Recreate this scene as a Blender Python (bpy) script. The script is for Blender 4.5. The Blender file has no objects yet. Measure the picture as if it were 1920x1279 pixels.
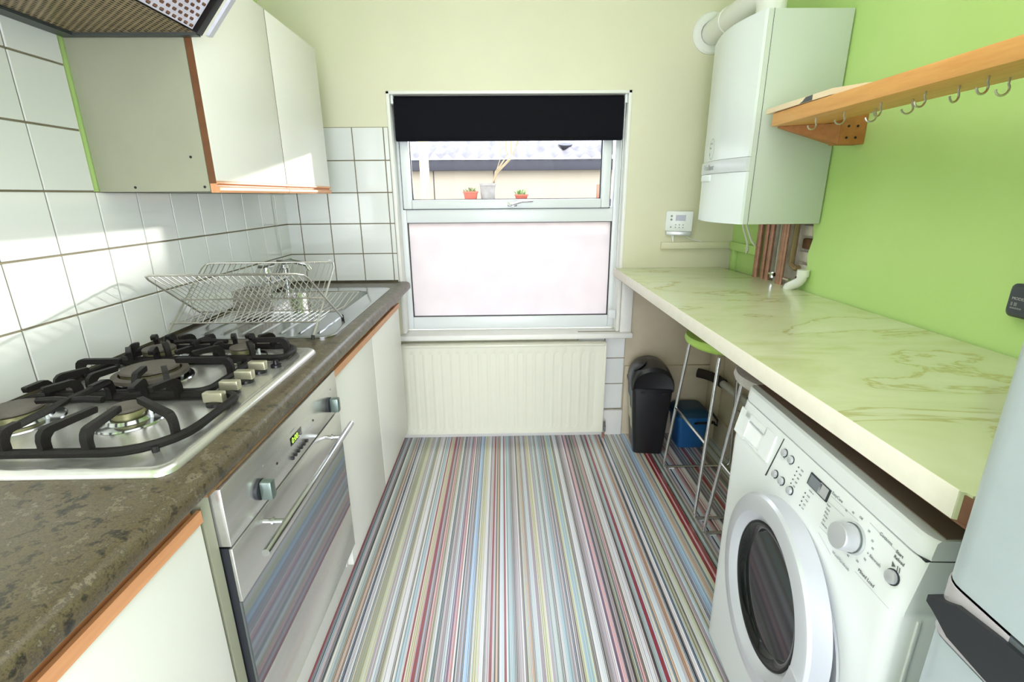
import bpy, bmesh, math, random
from mathutils import Vector, Matrix
random.seed(7)
D = bpy.data; PI = math.pi
scene = bpy.context.scene; COL = scene.collection

# ------------------------------------------------------------------ camera, world, sun, lights, exposure
f_px, yaw, pitch, roll = 911.849, -0.01773, 0.29136, -0.0081
cy_, sy_, cp_, sp_ = math.cos(yaw), math.sin(yaw), math.cos(pitch), math.sin(pitch)
F = Vector((-sy_*cp_, cy_*cp_, -sp_)); R0 = Vector((cy_, sy_, 0)); U0 = R0.cross(F)
cr, sr = math.cos(roll), math.sin(roll)
Rv = R0*cr + U0*sr; Uv = -R0*sr + U0*cr
cam = D.cameras.new('camera'); cam.sensor_width = 36; cam.lens = f_px/1920*36; cam.clip_start = .02
camo = D.objects.new('camera', cam); COL.objects.link(camo)
camo.matrix_world = Matrix(((Rv.x, Uv.x, -F.x, 1.0865), (Rv.y, Uv.y, -F.y, -2.5441), (Rv.z, Uv.z, -F.z, 1.3283), (0, 0, 0, 1)))
scene.camera = camo

w = D.worlds.new('sky'); scene.world = w; w.use_nodes = True
bg = w.node_tree.nodes['Background']; bg.inputs[0].default_value = (.83, .89, 1.0, 1); bg.inputs[1].default_value = 6.0

sun = D.lights.new('sun', 'SUN'); sun.energy = 5; sun.angle = math.radians(1.2); sun.color = (1, .96, .9)
so = D.objects.new('sun', sun); COL.objects.link(so)
so.rotation_euler = Vector((-.513, -.858, -.167)).to_track_quat('-Z', 'Y').to_euler()

def area(name, loc, direction, sx, sy, power, color=(1, 1, 1)):
    l = D.lights.new(name, 'AREA'); l.shape = 'RECTANGLE'; l.size = sx; l.size_y = sy; l.energy = power; l.color = color
    o = D.objects.new(name, l); COL.objects.link(o); o.location = loc
    o.rotation_euler = Vector(direction).to_track_quat('-Z', 'Y').to_euler(); return o
area('ceiling_fill', (1.1, -1.9, 2.45), (0, 0, -1), 1.2, 1.8, 15, (1, .95, .96))  # added overhead fill for soft brightness, not a lamp of the room
area('rear_fill', (1.2, -3.75, 1.4), (0, 1, 0), 1.4, 2.0, 30, (1, .96, 1))  # added fill from behind the camera, set beyond the wall opening

vs = scene.view_settings; vs.view_transform = 'Standard'; vs.look = 'None'; vs.gamma = 1; vs.exposure = 0.07
vs.use_curve_mapping = False

# ------------------------------------------------------------------ materials
def srgb(h):
    if isinstance(h, str): h = tuple(int(h[i:i+2], 16) for i in (0, 2, 4))
    return tuple((c/255/12.92 if c/255 <= .04045 else ((c/255+.055)/1.055)**2.4) for c in h)
MATS = {}
def mat(name, col='ffffff', rough=.5, metal=0, noise=0, nscale=8, bump=0, bscale=200, coat=0, ncol=None, stretch=None, emit=0, spec=.5):
    if name in MATS: return MATS[name]
    m = D.materials.new(name); m.use_nodes = True; nt = m.node_tree; b = nt.nodes['Principled BSDF']
    c = (*srgb(col), 1); b.inputs['Base Color'].default_value = c; b.inputs['Roughness'].default_value = rough
    b.inputs['Metallic'].default_value = metal; b.inputs['Coat Weight'].default_value = coat; b.inputs['Specular IOR Level'].default_value = spec
    if emit: b.inputs['Emission Color'].default_value = c; b.inputs['Emission Strength'].default_value = emit
    tc = nt.nodes.new('ShaderNodeTexCoord'); mp = nt.nodes.new('ShaderNodeMapping'); nt.links.new(tc.outputs['Object'], mp.inputs[0])
    if stretch: mp.inputs['Scale'].default_value = stretch
    if noise:
        n = nt.nodes.new('ShaderNodeTexNoise'); n.inputs['Scale'].default_value = nscale; n.inputs['Detail'].default_value = 5; n.inputs['Roughness'].default_value = .6
        nt.links.new(mp.outputs[0], n.inputs['Vector'])
        r = nt.nodes.new('ShaderNodeValToRGB'); r.color_ramp.elements[0].position = .35; r.color_ramp.elements[1].position = .7
        c2 = srgb(ncol) if ncol else tuple(x*(1-noise) for x in c[:3])
        r.color_ramp.elements[0].color = c; r.color_ramp.elements[1].color = (*[c[i]*(1-noise)+c2[i]*noise if ncol else c2[i] for i in range(3)], 1)
        nt.links.new(n.outputs['Fac'], r.inputs[0]); nt.links.new(r.outputs[0], b.inputs['Base Color'])
    if bump:
        n2 = nt.nodes.new('ShaderNodeTexNoise'); n2.inputs['Scale'].default_value = bscale; n2.inputs['Detail'].default_value = 3
        nt.links.new(mp.outputs[0], n2.inputs['Vector'])
        bp = nt.nodes.new('ShaderNodeBump'); bp.inputs['Strength'].default_value = bump; bp.inputs['Distance'].default_value = .002
        nt.links.new(n2.outputs['Fac'], bp.inputs['Height']); nt.links.new(bp.outputs[0], b.inputs['Normal'])
    MATS[name] = m; return m
def ramp_noise(m, scale, stops, detail=6, stretch=None, distortion=0, rough_n=.6):
    nt = m.node_tree; b = nt.nodes['Principled BSDF']
    tc = nt.nodes.new('ShaderNodeTexCoord'); mp = nt.nodes.new('ShaderNodeMapping'); nt.links.new(tc.outputs['Object'], mp.inputs[0])
    if stretch: mp.inputs['Scale'].default_value = stretch
    n = nt.nodes.new('ShaderNodeTexNoise'); n.inputs['Scale'].default_value = scale; n.inputs['Detail'].default_value = detail
    n.inputs['Distortion'].default_value = distortion; n.inputs['Roughness'].default_value = rough_n
    nt.links.new(mp.outputs[0], n.inputs['Vector']); r = nt.nodes.new('ShaderNodeValToRGB')
    e = r.color_ramp.elements
    while len(e) < len(stops): e.new(.5)
    for i, (p, c) in enumerate(stops): e[i].position = p; e[i].color = (*srgb(c), 1)
    nt.links.new(n.outputs['Fac'], r.inputs[0]); nt.links.new(r.outputs[0], b.inputs['Base Color'])
    return m

paint_green = mat('green_paint', 'c6e694', .55, noise=.5, nscale=1.6, ncol='b4dc78', bump=.12, bscale=60)
paint_cream = mat('cream_paint', 'dedcc0', .6, noise=.05, nscale=2, bump=.12, bscale=60)
paint_low = mat('bare_cream_wall', 'cfc4ac', .7, noise=.35, nscale=5, ncol='a8957a', bump=.2, bscale=80)
paint_white = mat('white_paint', 'ecece6', .4, noise=.03, nscale=20)
ceil_m = mat('ceiling_paint', 'efefea', .8)
tile_m = mat('glazed_tile', 'e6e9e6', .045); tile_m.node_tree.nodes['Principled BSDF'].inputs['IOR'].default_value = 1.7
grout_m = mat('grout', '857d68', .85, noise=.5, nscale=12, ncol='6f6650', bump=.3)
upvc = mat('white_upvc', 'e3e8e8', .3)
gasket = mat('black_gasket', '2a2c30', .6)
steel = mat('brushed_steel', 'dad9d4', .26, .8, noise=.12, nscale=60, stretch=(1, .04, 1))
steel_p = mat('polished_steel', 'c4c6c8', .16, 1, noise=.1, nscale=15)
chrome = mat('chrome', 'd6d8da', .1, 1)
wire_m = mat('steel_wire', 'cccac2', .28, .9)
iron = mat('cast_iron', '0f0d0c', .55, spec=.3, noise=.3, nscale=40, ncol='221916', bump=.3, bscale=300)
enamel = mat('burner_cap', '5c564e', .6, noise=.3, nscale=60, ncol='39332e')
brass_al = mat('burner_ring', 'a09c78', .4, .8, noise=.3, nscale=80, ncol='6d7048')
plastic_black = mat('black_plastic', '17171c', .32, bump=.1, bscale=500)
rubber = mat('black_rubber', '111113', .6)
white_door = mat('cream_laminate', 'ececE4', .35, bump=.05, bscale=400)
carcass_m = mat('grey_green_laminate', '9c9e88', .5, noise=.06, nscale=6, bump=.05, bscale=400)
pine = mat('pine_wood', 'e8ae66', .45, noise=.55, nscale=9, ncol='c9803e', stretch=(6, .5, 6))
pine_dark = mat('stained_wood', 'b4763c', .55, noise=.5, nscale=9, ncol='8c5426', stretch=(6, .5, 6))
orange_wood = mat('orange_wood', 'dc9f70', .4, noise=.5, nscale=10, ncol='c07c4e', stretch=(8, .6, 8))
brown_edge = mat('brown_wood_edge', '6e4420', .6, noise=.3, nscale=20)
pale_wood = mat('pale_wood', 'ecd9ba', .5, noise=.3, nscale=10, ncol='d6b88e', stretch=(6, .5, 6))
chip = mat('chipboard', '8a6a45', .85, noise=.6, nscale=120, ncol='54391f')
appl_white = mat('appliance_white', 'e6eaea', .28)
silver = mat('silver_plastic', 'c6c8cc', .3, .45)
silver_door = mat('silver_ring', 'cdd0d6', .28, .35)
dark_gap = mat('dark_shadow_plastic', '23262a', .5)
boiler_m = mat('boiler_white', 'e4ecec', .22)
boiler_side = mat('boiler_grey', 'c3ccbf', .45)
fridge_m = mat('fridge_silver', 'bcc8cc', .38, .25, noise=.03, nscale=30)
fridge_grey = mat('fridge_grey', '6c7277', .4, .3)
copper = mat('copper_pipe', 'c09078', .4, .35, noise=.6, nscale=25, ncol='6f5044')
copper_old = mat('painted_pipe', '8f7a55', .6, noise=.4, nscale=25, ncol='6b5a38')
plaster = mat('broken_plaster', 'ece4dc', .9, noise=.6, nscale=14, ncol='9a8878', bump=.8, bscale=40)
brick_m = mat('brown_brick', '7a5540', .9, noise=.5, nscale=30, ncol='5a3a2a', bump=.6, bscale=80)
pvc = mat('white_pipe', 'eceee8', .35)
lime_pl = mat('lime_leatherette', 'b7dd6a', .5, noise=.25, nscale=40, ncol='8fbf45', bump=.3)
grey_fab = mat('grey_leatherette', 'dcd6d2', .6, noise=.15, nscale=60, bump=.3)
blue_pl = mat('blue_plastic', '1f5f9e', .4, noise=.15, nscale=20)
blue_dark = mat('dark_blue_lid', '123a55', .45)
foam = mat('dark_foam', '2c2622', .95)
grey_pipe = mat('grey_pipe', 'b9b9b0', .5)
rad_m = mat('radiator_enamel', 'e2e2d0', .32)
blind_m = mat('black_blind', '0c0d14', .8, bump=.2, bscale=800, spec=.15)
terra = mat('terracotta', 'c0604c', .8, noise=.3, nscale=20)
pot_grey = mat('grey_pot', '8f8a84', .7, noise=.3, nscale=20)
leaf_m = mat('leaf_green', '6f9a4c', .6, noise=.3, nscale=60)
twig_m = mat('dry_twig', '9a8868', .8)
timber = mat('timber_post', 'd8b98a', .8, noise=.3, nscale=12, ncol='b8925e', stretch=(4, 4, .4))
red_timber = mat('red_timber', 'a8705a', .8)
shed_wall_m = mat('shed_render', 'c4b6a2', .9, noise=.25, nscale=3, ncol='a8987e')
fascia_m = mat('grey_fascia', '3a3840', .6)
roof_m = mat('corrugated_sheet', '8e8a8c', .85, noise=.5, nscale=14, ncol='4c4852', stretch=(1, .3, 1))
ground_m = mat('yard_concrete', 'b7b2a8', .9, noise=.2, nscale=3)
ink = mat('print_ink', '8a8f92', .6)
ink_dark = mat('dark_print', '55585c', .6)
lcd = mat('lcd_grey', '787c84', .15)
green_led = mat('green_digits', 'a4d23a', .5, emit=1.4)
black_glass = mat('black_glass', '101214', .08)
mirror_glass = mat('mirror_glass', '9aa0a6', .05, .85)
knob_cream = mat('knob_metal', 'c2bea6', .3, .7)
knob_green = mat('knob_smoke', '6f7d76', .3, .6)
sticker = mat('paper_sticker', 'e2dfc8', .6)
sticker_blue = mat('blue_sticker', '5d93b8', .5)
filter_tan = mat('filter_pad', 'b88a74', .8)
filter_brown = mat('greasy_mesh', 'b09a78', .4, .5, noise=.4, nscale=30, ncol='7a6750')
hood_dark = mat('hood_black', '1a1a1c', .35)
hood_grey = mat('hood_grey', '4c5250', .45, .3)
hood_light = mat('hood_light_metal', 'd0d0dc', .3, .5)
caddy_m = mat('caddy_steel', 'a8a49a', .35, .9)
dirt = mat('dark_sealant', '4f4a38', .8, noise=.4, nscale=40)

granite = mat('granite_laminate', '6e6753', .33, bump=.05, bscale=300)
ramp_noise(granite, 34, [(.34, '17191b'), (.43, '3a3528'), (.49, '665a42'), (.54, '403b2e'), (.60, '7c725c'), (.68, '262828')], 10, (1, 1, 1), .1, .8)
marble = mat('marble_laminate', 'dfe3bf', .2); marble.node_tree.nodes['Principled BSDF'].inputs['IOR'].default_value = 1.7
ramp_noise(marble, 1.5, [(.30, 'bcc28c'), (.46, 'd0d5b0'), (.545, 'c8cea4'), (.556, 'aeac72'), (.568, 'ccd1ac'), (.66, 'd6dabc'), (.80, 'bec491')], 7, (1.0, 2.6, 1), .7, .55)
# glass
def glass_mat():
    m = D.materials.new('clear_glass'); m.use_nodes = True; nt = m.node_tree; nt.nodes.clear()
    o = nt.nodes.new('ShaderNodeOutputMaterial'); mx = nt.nodes.new('ShaderNodeMixShader'); t = nt.nodes.new('ShaderNodeBsdfTransparent')
    g = nt.nodes.new('ShaderNodeBsdfGlossy'); g.inputs['Roughness'].default_value = .02; fr = nt.nodes.new('ShaderNodeFresnel'); fr.inputs[0].default_value = 1.08
    t.inputs[0].default_value = (.97, .98, .98, 1)
    nt.links.new(fr.outputs[0], mx.inputs[0]); nt.links.new(t.outputs[0], mx.inputs[1]); nt.links.new(g.outputs[0], mx.inputs[2]); nt.links.new(mx.outputs[0], o.inputs[0]); return m
def frost_mat():
    m = D.materials.new('frosted_glass'); m.use_nodes = True; nt = m.node_tree; nt.nodes.clear()
    o = nt.nodes.new('ShaderNodeOutputMaterial'); mx = nt.nodes.new('ShaderNodeMixShader'); mx.inputs[0].default_value = .12
    t = nt.nodes.new('ShaderNodeBsdfTranslucent'); g = nt.nodes.new('ShaderNodeBsdfPrincipled'); g.inputs['Roughness'].default_value = .35
    tc = nt.nodes.new('ShaderNodeTexCoord'); n = nt.nodes.new('ShaderNodeTexNoise'); n.inputs['Scale'].default_value = 9; n.inputs['Detail'].default_value = 8
    nt.links.new(tc.outputs['Object'], n.inputs['Vector']); r = nt.nodes.new('ShaderNodeValToRGB')
    r.color_ramp.elements[0].color = (.64, .60, .59, 1); r.color_ramp.elements[1].color = (.76, .71, .68, 1)
    nt.links.new(n.outputs['Fac'], r.inputs[0]); nt.links.new(r.outputs[0], t.inputs[0])
    g.inputs['Base Color'].default_value = (.85, .84, .88, 1)
    nt.links.new(t.outputs[0], mx.inputs[1]); nt.links.new(g.outputs[0], mx.inputs[2]); nt.links.new(mx.outputs[0], o.inputs[0]); return m
glass = glass_mat(); frost = frost_mat()
drum_glass = mat('smoked_door_glass', '0a100f', .06, spec=.4)

# ------------------------------------------------------------------ mesh helpers
class MB:
    def __init__(s): s.bm = bmesh.new(); s.mats = []
    def mi(s, m):
        if m is None: return 0
        if m not in s.mats: s.mats.append(m)
        return s.mats.index(m)
    def face(s, pts, m=None):
        i = s.mi(m); f = s.bm.faces.new([s.bm.verts.new(p) for p in pts]); f.material_index = i; return f
    def box(s, x0, x1, y0, y1, z0, z1, m=None, bev=0, seg=2, mtx=None):
        i = s.mi(m); v = [s.bm.verts.new((x, y, z)) for x in (x0, x1) for y in (y0, y1) for z in (z0, z1)]
        q = [(0, 1, 3, 2), (4, 6, 7, 5), (0, 4, 5, 1), (2, 3, 7, 6), (0, 2, 6, 4), (1, 5, 7, 3)]
        fs = [s.bm.faces.new([v[k] for k in t]) for t in q]
        for f in fs: f.material_index = i
        if bev:
            r = bmesh.ops.bevel(s.bm, geom=list({e for f in fs for e in f.edges}), offset=bev, segments=seg, affect='EDGES', profile=.5)
            vv = {a for f in r['faces'] for a in f.verts} | {a for f in fs if f.is_valid for a in f.verts}
            for f in r['faces']: f.material_index = i
        else: vv = v
        if mtx is not None: bmesh.ops.transform(s.bm, matrix=mtx, verts=list(vv))
        return s
    def ring(s, c, u, v, r, n): return [s.bm.verts.new(c + (u*math.cos(2*PI*k/n) + v*math.sin(2*PI*k/n))*r) for k in range(n)]
    def skin(s, a, b, i, flip=False):
        n = len(a)
        for k in range(n):
            q = [a[k], a[(k+1) % n], b[(k+1) % n], b[k]]
            f = s.bm.faces.new(q[::-1] if flip else q); f.material_index = i
    def cyl(s, p0, p1, r0, r1=None, n=16, m=None, caps=True):
        p0, p1 = Vector(p0), Vector(p1); r1 = r0 if r1 is None else r1; d = (p1-p0).normalized(); i = s.mi(m)
        u = d.orthogonal().normalized(); v = d.cross(u); a = s.ring(p0, u, v, r0, n); b = s.ring(p1, u, v, r1, n); s.skin(a, b, i)
        if caps: s.bm.faces.new(a[::-1]).material_index = i; s.bm.faces.new(b).material_index = i
        return s
    def lathe(s, o, d, prof, n=24, m=None, cap0=True, cap1=True):
        o = Vector(o); d = Vector(d).normalized(); u = d.orthogonal().normalized(); v = d.cross(u); i = s.mi(m)
        rs = [s.ring(o + d*h, u, v, max(r, 1e-5), n) for r, h in prof]
        for a, b in zip(rs, rs[1:]): s.skin(a, b, i)
        if cap0: s.bm.faces.new(rs[0][::-1]).material_index = i
        if cap1: s.bm.faces.new(rs[-1]).material_index = i
        return s
    def tube(s, pts, r, n=8, m=None, closed=False, caps=True):
        pts = [Vector(p) for p in pts]; i = s.mi(m); N = len(pts); rs = []; u = None
        for k in range(N):
            if closed: t = (pts[(k+1) % N]-pts[k-1]).normalized()
            else: t = (pts[min(k+1, N-1)]-pts[max(k-1, 0)]).normalized()
            if u is None: u = t.orthogonal().normalized()
            else: u = (u - t*u.dot(t)).normalized()
            v = t.cross(u); rs.append(s.ring(pts[k], u, v, r, n))
        for a, b in zip(rs, rs[1:]): s.skin(a, b, i)
        if closed: s.skin(rs[-1], rs[0], i)
        elif caps: s.bm.faces.new(rs[0][::-1]).material_index = i; s.bm.faces.new(rs[-1]).material_index = i
        return s
    def prism(s, poly, axis, c0, c1, m=None):
        """poly in the two remaining axes (cyclic order: x:(y,z) y:(x,z) z:(x,y))"""
        i = s.mi(m)
        def P(a, b, c): return {'x': (c, a, b), 'y': (a, c, b), 'z': (a, b, c)}[axis]
        A = [s.bm.verts.new(P(a, b, c0)) for a, b in poly]; B = [s.bm.verts.new(P(a, b, c1)) for a, b in poly]
        s.skin(A, B, i); s.bm.faces.new(A[::-1]).material_index = i; s.bm.faces.new(B).material_index = i
        return s
    def loft(s, loops, m=None, cap0=False, cap1=False):
        i = s.mi(m); L = [[s.bm.verts.new(p) for p in lp] for lp in loops]
        for a, b in zip(L, L[1:]): s.skin(a, b, i)
        if cap0: s.bm.faces.new(L[0][::-1]).material_index = i
        if cap1: s.bm.faces.new(L[-1]).material_index = i
        return s
    def xf(s, m): bmesh.ops.transform(s.bm, matrix=m, verts=s.bm.verts); return s
    def mesh(s, name, m=None, smooth=35):
        bmesh.ops.recalc_face_normals(s.bm, faces=s.bm.faces)
        me = D.meshes.new(name); s.bm.to_mesh(me); s.bm.free()
        for k in (s.mats or ([m] if m else [])): me.materials.append(k)
        if smooth:
            me.shade_smooth(); me.set_sharp_from_angle(angle=math.radians(smooth))
        return me
    def obj(s, name, parent=None, m=None, smooth=35, kind=None, label=None, origin=None):
        if origin is None: origin = world_loc(parent)
        off = Vector(origin)
        bmesh.ops.translate(s.bm, vec=-off, verts=s.bm.verts)
        o = D.objects.new(name, s.mesh(name, m, smooth)); COL.objects.link(o)
        o.location = off - world_loc(parent)
        if parent: o.parent = parent
        WL[o] = off
        if kind: o['kind'] = kind
        if label: o['label'] = label
        return o
WL = {}
def world_loc(o): return WL.get(o, Vector((0, 0, 0))) if o else Vector((0, 0, 0))
def thing(name, loc, label, cat, group=None):
    o = D.objects.new(name, None); COL.objects.link(o); o.location = loc; WL[o] = Vector(loc); o.empty_display_size = .05
    return tag(o, label, cat, group)
def tag(o, label, cat, group=None):
    o['label'] = label; o['category'] = cat
    if group: o['group'] = group
    return o
def rrect(x0, x1, y0, y1, r, z, n=5, rs=None):
    """rounded rectangle loop in xy at z; rs = radii for corners (x1y1, x0y1, x0y0, x1y0)"""
    rs = rs or (r, r, r, r); out = []
    for (cx, cy, a0), rr in zip(((x1, y1, 0), (x0, y1, 90), (x0, y0, 180), (x1, y0, 270)), rs):
        sx = 1 if cx == x1 else -1; sy = 1 if cy == y1 else -1
        for k in range(n+1):
            a = math.radians(a0 + 90*k/n); out.append((cx - sx*rr + rr*math.cos(a), cy - sy*rr + rr*math.sin(a), z))
    return out
def text(s, size, pos, xd, yd, m, parent, name='print', ext=.0002, align='LEFT', shear=0):
    c = D.curves.new('t', 'FONT'); c.body = s; c.size = size; c.extrude = ext; c.align_x = align; c.shear = shear; c.resolution_u = 3
    o = D.objects.new('t', c); COL.objects.link(o); dg = bpy.context.evaluated_depsgraph_get(); dg.update()
    me = D.meshes.new_from_object(o.evaluated_get(dg)); D.objects.remove(o)
    xd = Vector(xd).normalized(); yd = Vector(yd); yd = (yd - xd*yd.dot(xd)).normalized(); zd = xd.cross(yd)
    pos = Vector(pos)
    me.transform(Matrix(((xd.x, yd.x, zd.x, pos.x), (xd.y, yd.y, zd.y, pos.y), (xd.z, yd.z, zd.z, pos.z), (0, 0, 0, 1))))
    me.transform(Matrix.Translation(-world_loc(parent))); me.name = name; me.materials.clear(); me.materials.append(m)
    r = D.objects.new(name, me); COL.objects.link(r); r.parent = parent; WL[r] = world_loc(parent); return r
def perforated(W, H, nx, ny, fx, fy, stagger=True, t=.001):
    """flat plate in local xy (0..W,0..H) with real octagonal slots; returns list of polygons"""
    polys = []; cw, ch = W/nx, H/ny
    for j in range(ny):
        for i in range(nx):
            off = (cw/2 if (stagger and j % 2) else 0)
            x0 = i*cw + off; x1 = x0 + cw
            if x1 > W + 1e-6: continue
            y0, y1 = j*ch, (j+1)*ch; hx, hy = cw*fx/2, ch*fy/2; cx, cy = (x0+x1)/2, (y0+y1)/2; b = min(hx, hy)*.55
            oc = [(cx-hx+b, cy-hy), (cx+hx-b, cy-hy), (cx+hx, cy-hy+b), (cx+hx, cy+hy-b), (cx+hx-b, cy+hy), (cx-hx+b, cy+hy), (cx-hx, cy+hy-b), (cx-hx, cy-hy+b)]
            A, B, C_, E_ = (x0, y0), (x1, y0), (x1, y1), (x0, y1)
            polys += [[A, B, oc[1], oc[0]], [B, oc[2], oc[1]], [B, C_, oc[3], oc[2]], [C_, oc[4], oc[3]], [C_, E_, oc[5], oc[4]], [E_, oc[6], oc[5]], [E_, A, oc[7], oc[6]], [A, oc[0], oc[7]]]
        if stagger and j % 2:
            polys += [[(0, j*ch), (cw/2, j*ch), (cw/2, (j+1)*ch), (0, (j+1)*ch)], [(W-cw/2, j*ch), (W, j*ch), (W, (j+1)*ch), (W-cw/2, (j+1)*ch)]]
    return polys
def add_polys(mb, polys, o, u, v, m):
    o, u, v = Vector(o), Vector(u), Vector(v)
    for p in polys: mb.face([o + u*a + v*b for a, b in p], m)

# ================================================================== THE SETTING
W_ = 2.278; YN = -3.6; H_ = 2.5
# floor: printed stripes as coloured strips
PAL = dict(P='dddce0', A='ccd9e0', T='8fafb8', O='a09d7c', D='4c4a46', K='1e1b20', R='8a1a30', M='a89aa2', N='c88a8c', U='6c4e78', G='b58f6a', Y='cfcea6', C='dedace', B='a9c9ea', S='a5b8b8', W='ecebf0')
NC = 1600; X0 = .40
cells = ['P']*NC
def put(x, wd, c):
    for k in range(int((x-wd/2-X0)/.0012), int((x+wd/2-X0)/.0012)+1):
        if 0 <= k < NC: cells[k] = c
rr = random.Random(3)
x = X0
while x < X0+NC*.0012:
    wd = rr.choice([.003, .004, .004, .006, .006, .009]); put(x+wd/2, wd, rr.choice('PPAMODKCWAPSMTDBN')); x += wd
s1 = [(20,30,'M'),(60,30,'D'),(90,14,'C'),(130,50,'S'),(185,50,'G'),(215,10,'D'),(245,26,'K'),(285,36,'P'),(318,12,'D'),(340,20,'O'),(380,45,'O'),(430,50,'Y'),(480,40,'M'),(530,40,'A'),(565,10,'K'),(590,30,'O'),(650,60,'P'),(692,20,'D'),(715,20,'C'),(742,36,'T'),(775,16,'P'),(795,16,'R'),(812,14,'C'),(835,40,'Y'),(862,10,'N'),(885,28,'R'),(920,30,'M'),(945,10,'K'),(968,30,'N'),(1000,22,'O'),(1030,28,'P'),(1066,28,'K'),(1115,50,'M'),(1155,26,'A'),(1188,26,'U'),(1222,32,'N'),(1246,8,'W'),(1262,14,'K'),(1300,44,'M'),(1332,16,'K'),(1368,40,'B'),(1398,14,'D'),(1412,10,'P'),(1450,54,'Y'),(1502,36,'P'),(1530,16,'K'),(1560,30,'M'),(1592,28,'R'),(1614,12,'P'),(1630,12,'D'),(1650,18,'G'),(1667,10,'K'),(1700,44,'A'),(1736,22,'R'),(1752,10,'P'),(1800,62,'T'),(1846,14,'K'),(1885,44,'M'),(1912,12,'K')]
for X, wd, c in s1: put(.533+X*.000315, wd*.000315, c)
s2 = [(12,20,'D'),(50,52,'M'),(85,14,'P'),(102,18,'D'),(125,22,'O'),(155,22,'G'),(178,16,'D'),(210,40,'A'),(250,36,'M'),(296,42,'Y'),(345,30,'M'),(386,46,'S'),(430,18,'D'),(452,22,'P'),(490,46,'T'),(530,30,'M'),(557,20,'K'),(588,26,'M'),(604,10,'K'),(622,22,'Y'),(662,50,'T'),(697,16,'Y'),(725,30,'D'),(765,44,'P'),(812,22,'K'),(856,50,'M'),(898,20,'P'),(924,20,'U'),(954,36,'N'),(990,22,'K'),(1018,26,'M'),(1045,18,'K'),(1068,22,'O'),(1090,14,'K'),(1118,26,'N'),(1145,18,'D'),(1192,56,'P'),(1250,18,'K'),(1282,34,'S'),(1322,34,'R'),(1366,34,'C'),(1392,14,'D'),(1412,18,'G'),(1450,48,'A'),(1485,12,'M'),(1520,44,'G'),(1568,26,'K'),(1610,28,'W'),(1640,18,'K'),(1685,52,'O'),(1716,12,'D'),(1765,44,'Y'),(1815,36,'M'),(1855,22,'A'),(1888,18,'O')]
for X, wd, c in s2: put(1.1085+X*.000329, wd*.000329, c)
for x, wd, c in [(.515,.012,'R'),(.507,.006,'K'),(.526,.006,'K'),(1.745,.004,'K'),(1.765,.022,'B'),(1.782,.01,'C'),(1.792,.01,'G'),(1.806,.006,'D'),(1.82,.012,'Y'),(1.832,.012,'R'),(1.842,.008,'N'),(1.852,.01,'R'),(1.862,.005,'K'),(1.872,.012,'S'),(1.882,.005,'K'),(1.9,.02,'M'),(1.918,.005,'K'),(1.93,.014,'A'),(1.945,.012,'N'),(1.955,.005,'K'),(1.985,.012,'C'),(2.0,.006,'K'),(2.03,.008,'K'),(2.05,.014,'R'),(2.062,.006,'K'),(2.09,.01,'K'),(2.11,.012,'N')]: put(x, wd, c)
k = 0
while k < NC:                                   # hairlines inside the wider printed stripes
    j = k
    while j < NC and cells[j] == cells[k]: j += 1
    n_ = j-k
    if n_ >= 4 and cells[k] not in 'R':
        for q_ in range(k+2, j-1, rr.choice((3, 4, 5))): cells[q_] = rr.choice('WPAMTKDBUKW')
    k = j
verts = []; faces = []; cols = []; k = 0
def strip(xa, xb, c):
    n = len(verts); verts.extend([(xa, YN, 0), (xb, YN, 0), (xb, .0, 0), (xa, .0, 0)]); faces.append((n, n+1, n+2, n+3)); cols.append((*srgb(PAL[c]), 1))
strip(0, X0, 'P')
while k < NC:
    j = k
    while j < NC and cells[j] == cells[k]: j += 1
    xa, xb = X0+k*.0012, min(X0+j*.0012, W_)
    if xb > xa: strip(xa, xb, cells[k])
    k = j
fm = D.meshes.new('floor'); fm.from_pydata(verts, [], faces)
ca = fm.color_attributes.new('stripe', 'FLOAT_COLOR', 'CORNER')
for p in fm.polygons:
    for li in p.loop_indices: ca.data[li].color = cols[p.index]
vin = mat('striped_vinyl', 'ffffff', .34, bump=.12, bscale=350); vin.node_tree.nodes['Principled BSDF'].inputs['IOR'].default_value = 2.3
at = vin.node_tree.nodes.new('ShaderNodeAttribute'); at.attribute_name = 'stripe'
vin.node_tree.links.new(at.outputs['Color'], vin.node_tree.nodes['Principled BSDF'].inputs['Base Color'])
fm.materials.append(vin); fl = D.objects.new('floor', fm); COL.objects.link(fl); fl['kind'] = 'structure'
MB().box(-.1, W_+.1, YN-.1, .22, -.08, -.002, grout_m).obj('trim_9', kind='structure')

MB().box(-.1, W_+.1, YN-.1, .22, H_, H_+.08, ceil_m).obj('ceiling', kind='structure')
wl = MB().box(-.1, 0, YN, .22, 0, H_, paint_green).obj('wall_left', kind='structure')
wb = MB(); wx0, wx1, wz0, wz1 = .545, 1.713, .585, 1.803
wb.box(0, wx0, 0, .22, 0, H_, paint_cream); wb.box(wx0, wx1, 0, .22, wz1, H_, paint_cream)
wb.box(wx0, wx1, 0, .22, 0, wz0, paint_cream); wb.box(wx1, W_, 0, .22, .95, H_, paint_cream); wb.box(wx1, W_, 0, .22, 0, .95, paint_low)
wb = wb.obj('wall_back', kind='structure')
wr = MB(); ya, yb = -.665, -.285            # broken-out chase around the boiler pipes
wr.box(W_, W_+.1, YN, .22, 0, .95, paint_low); wr.box(W_, W_+.1, YN, .22, 1.30, H_, paint_green)
wr.box(W_, W_+.1, YN, -.72, .95, 1.30, paint_green); wr.box(W_, W_+.1, yb, .22, .95, 1.30, paint_green)
wr.box(W_+.045, W_+.1, -.72, yb, .95, 1.30, plaster)
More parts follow.
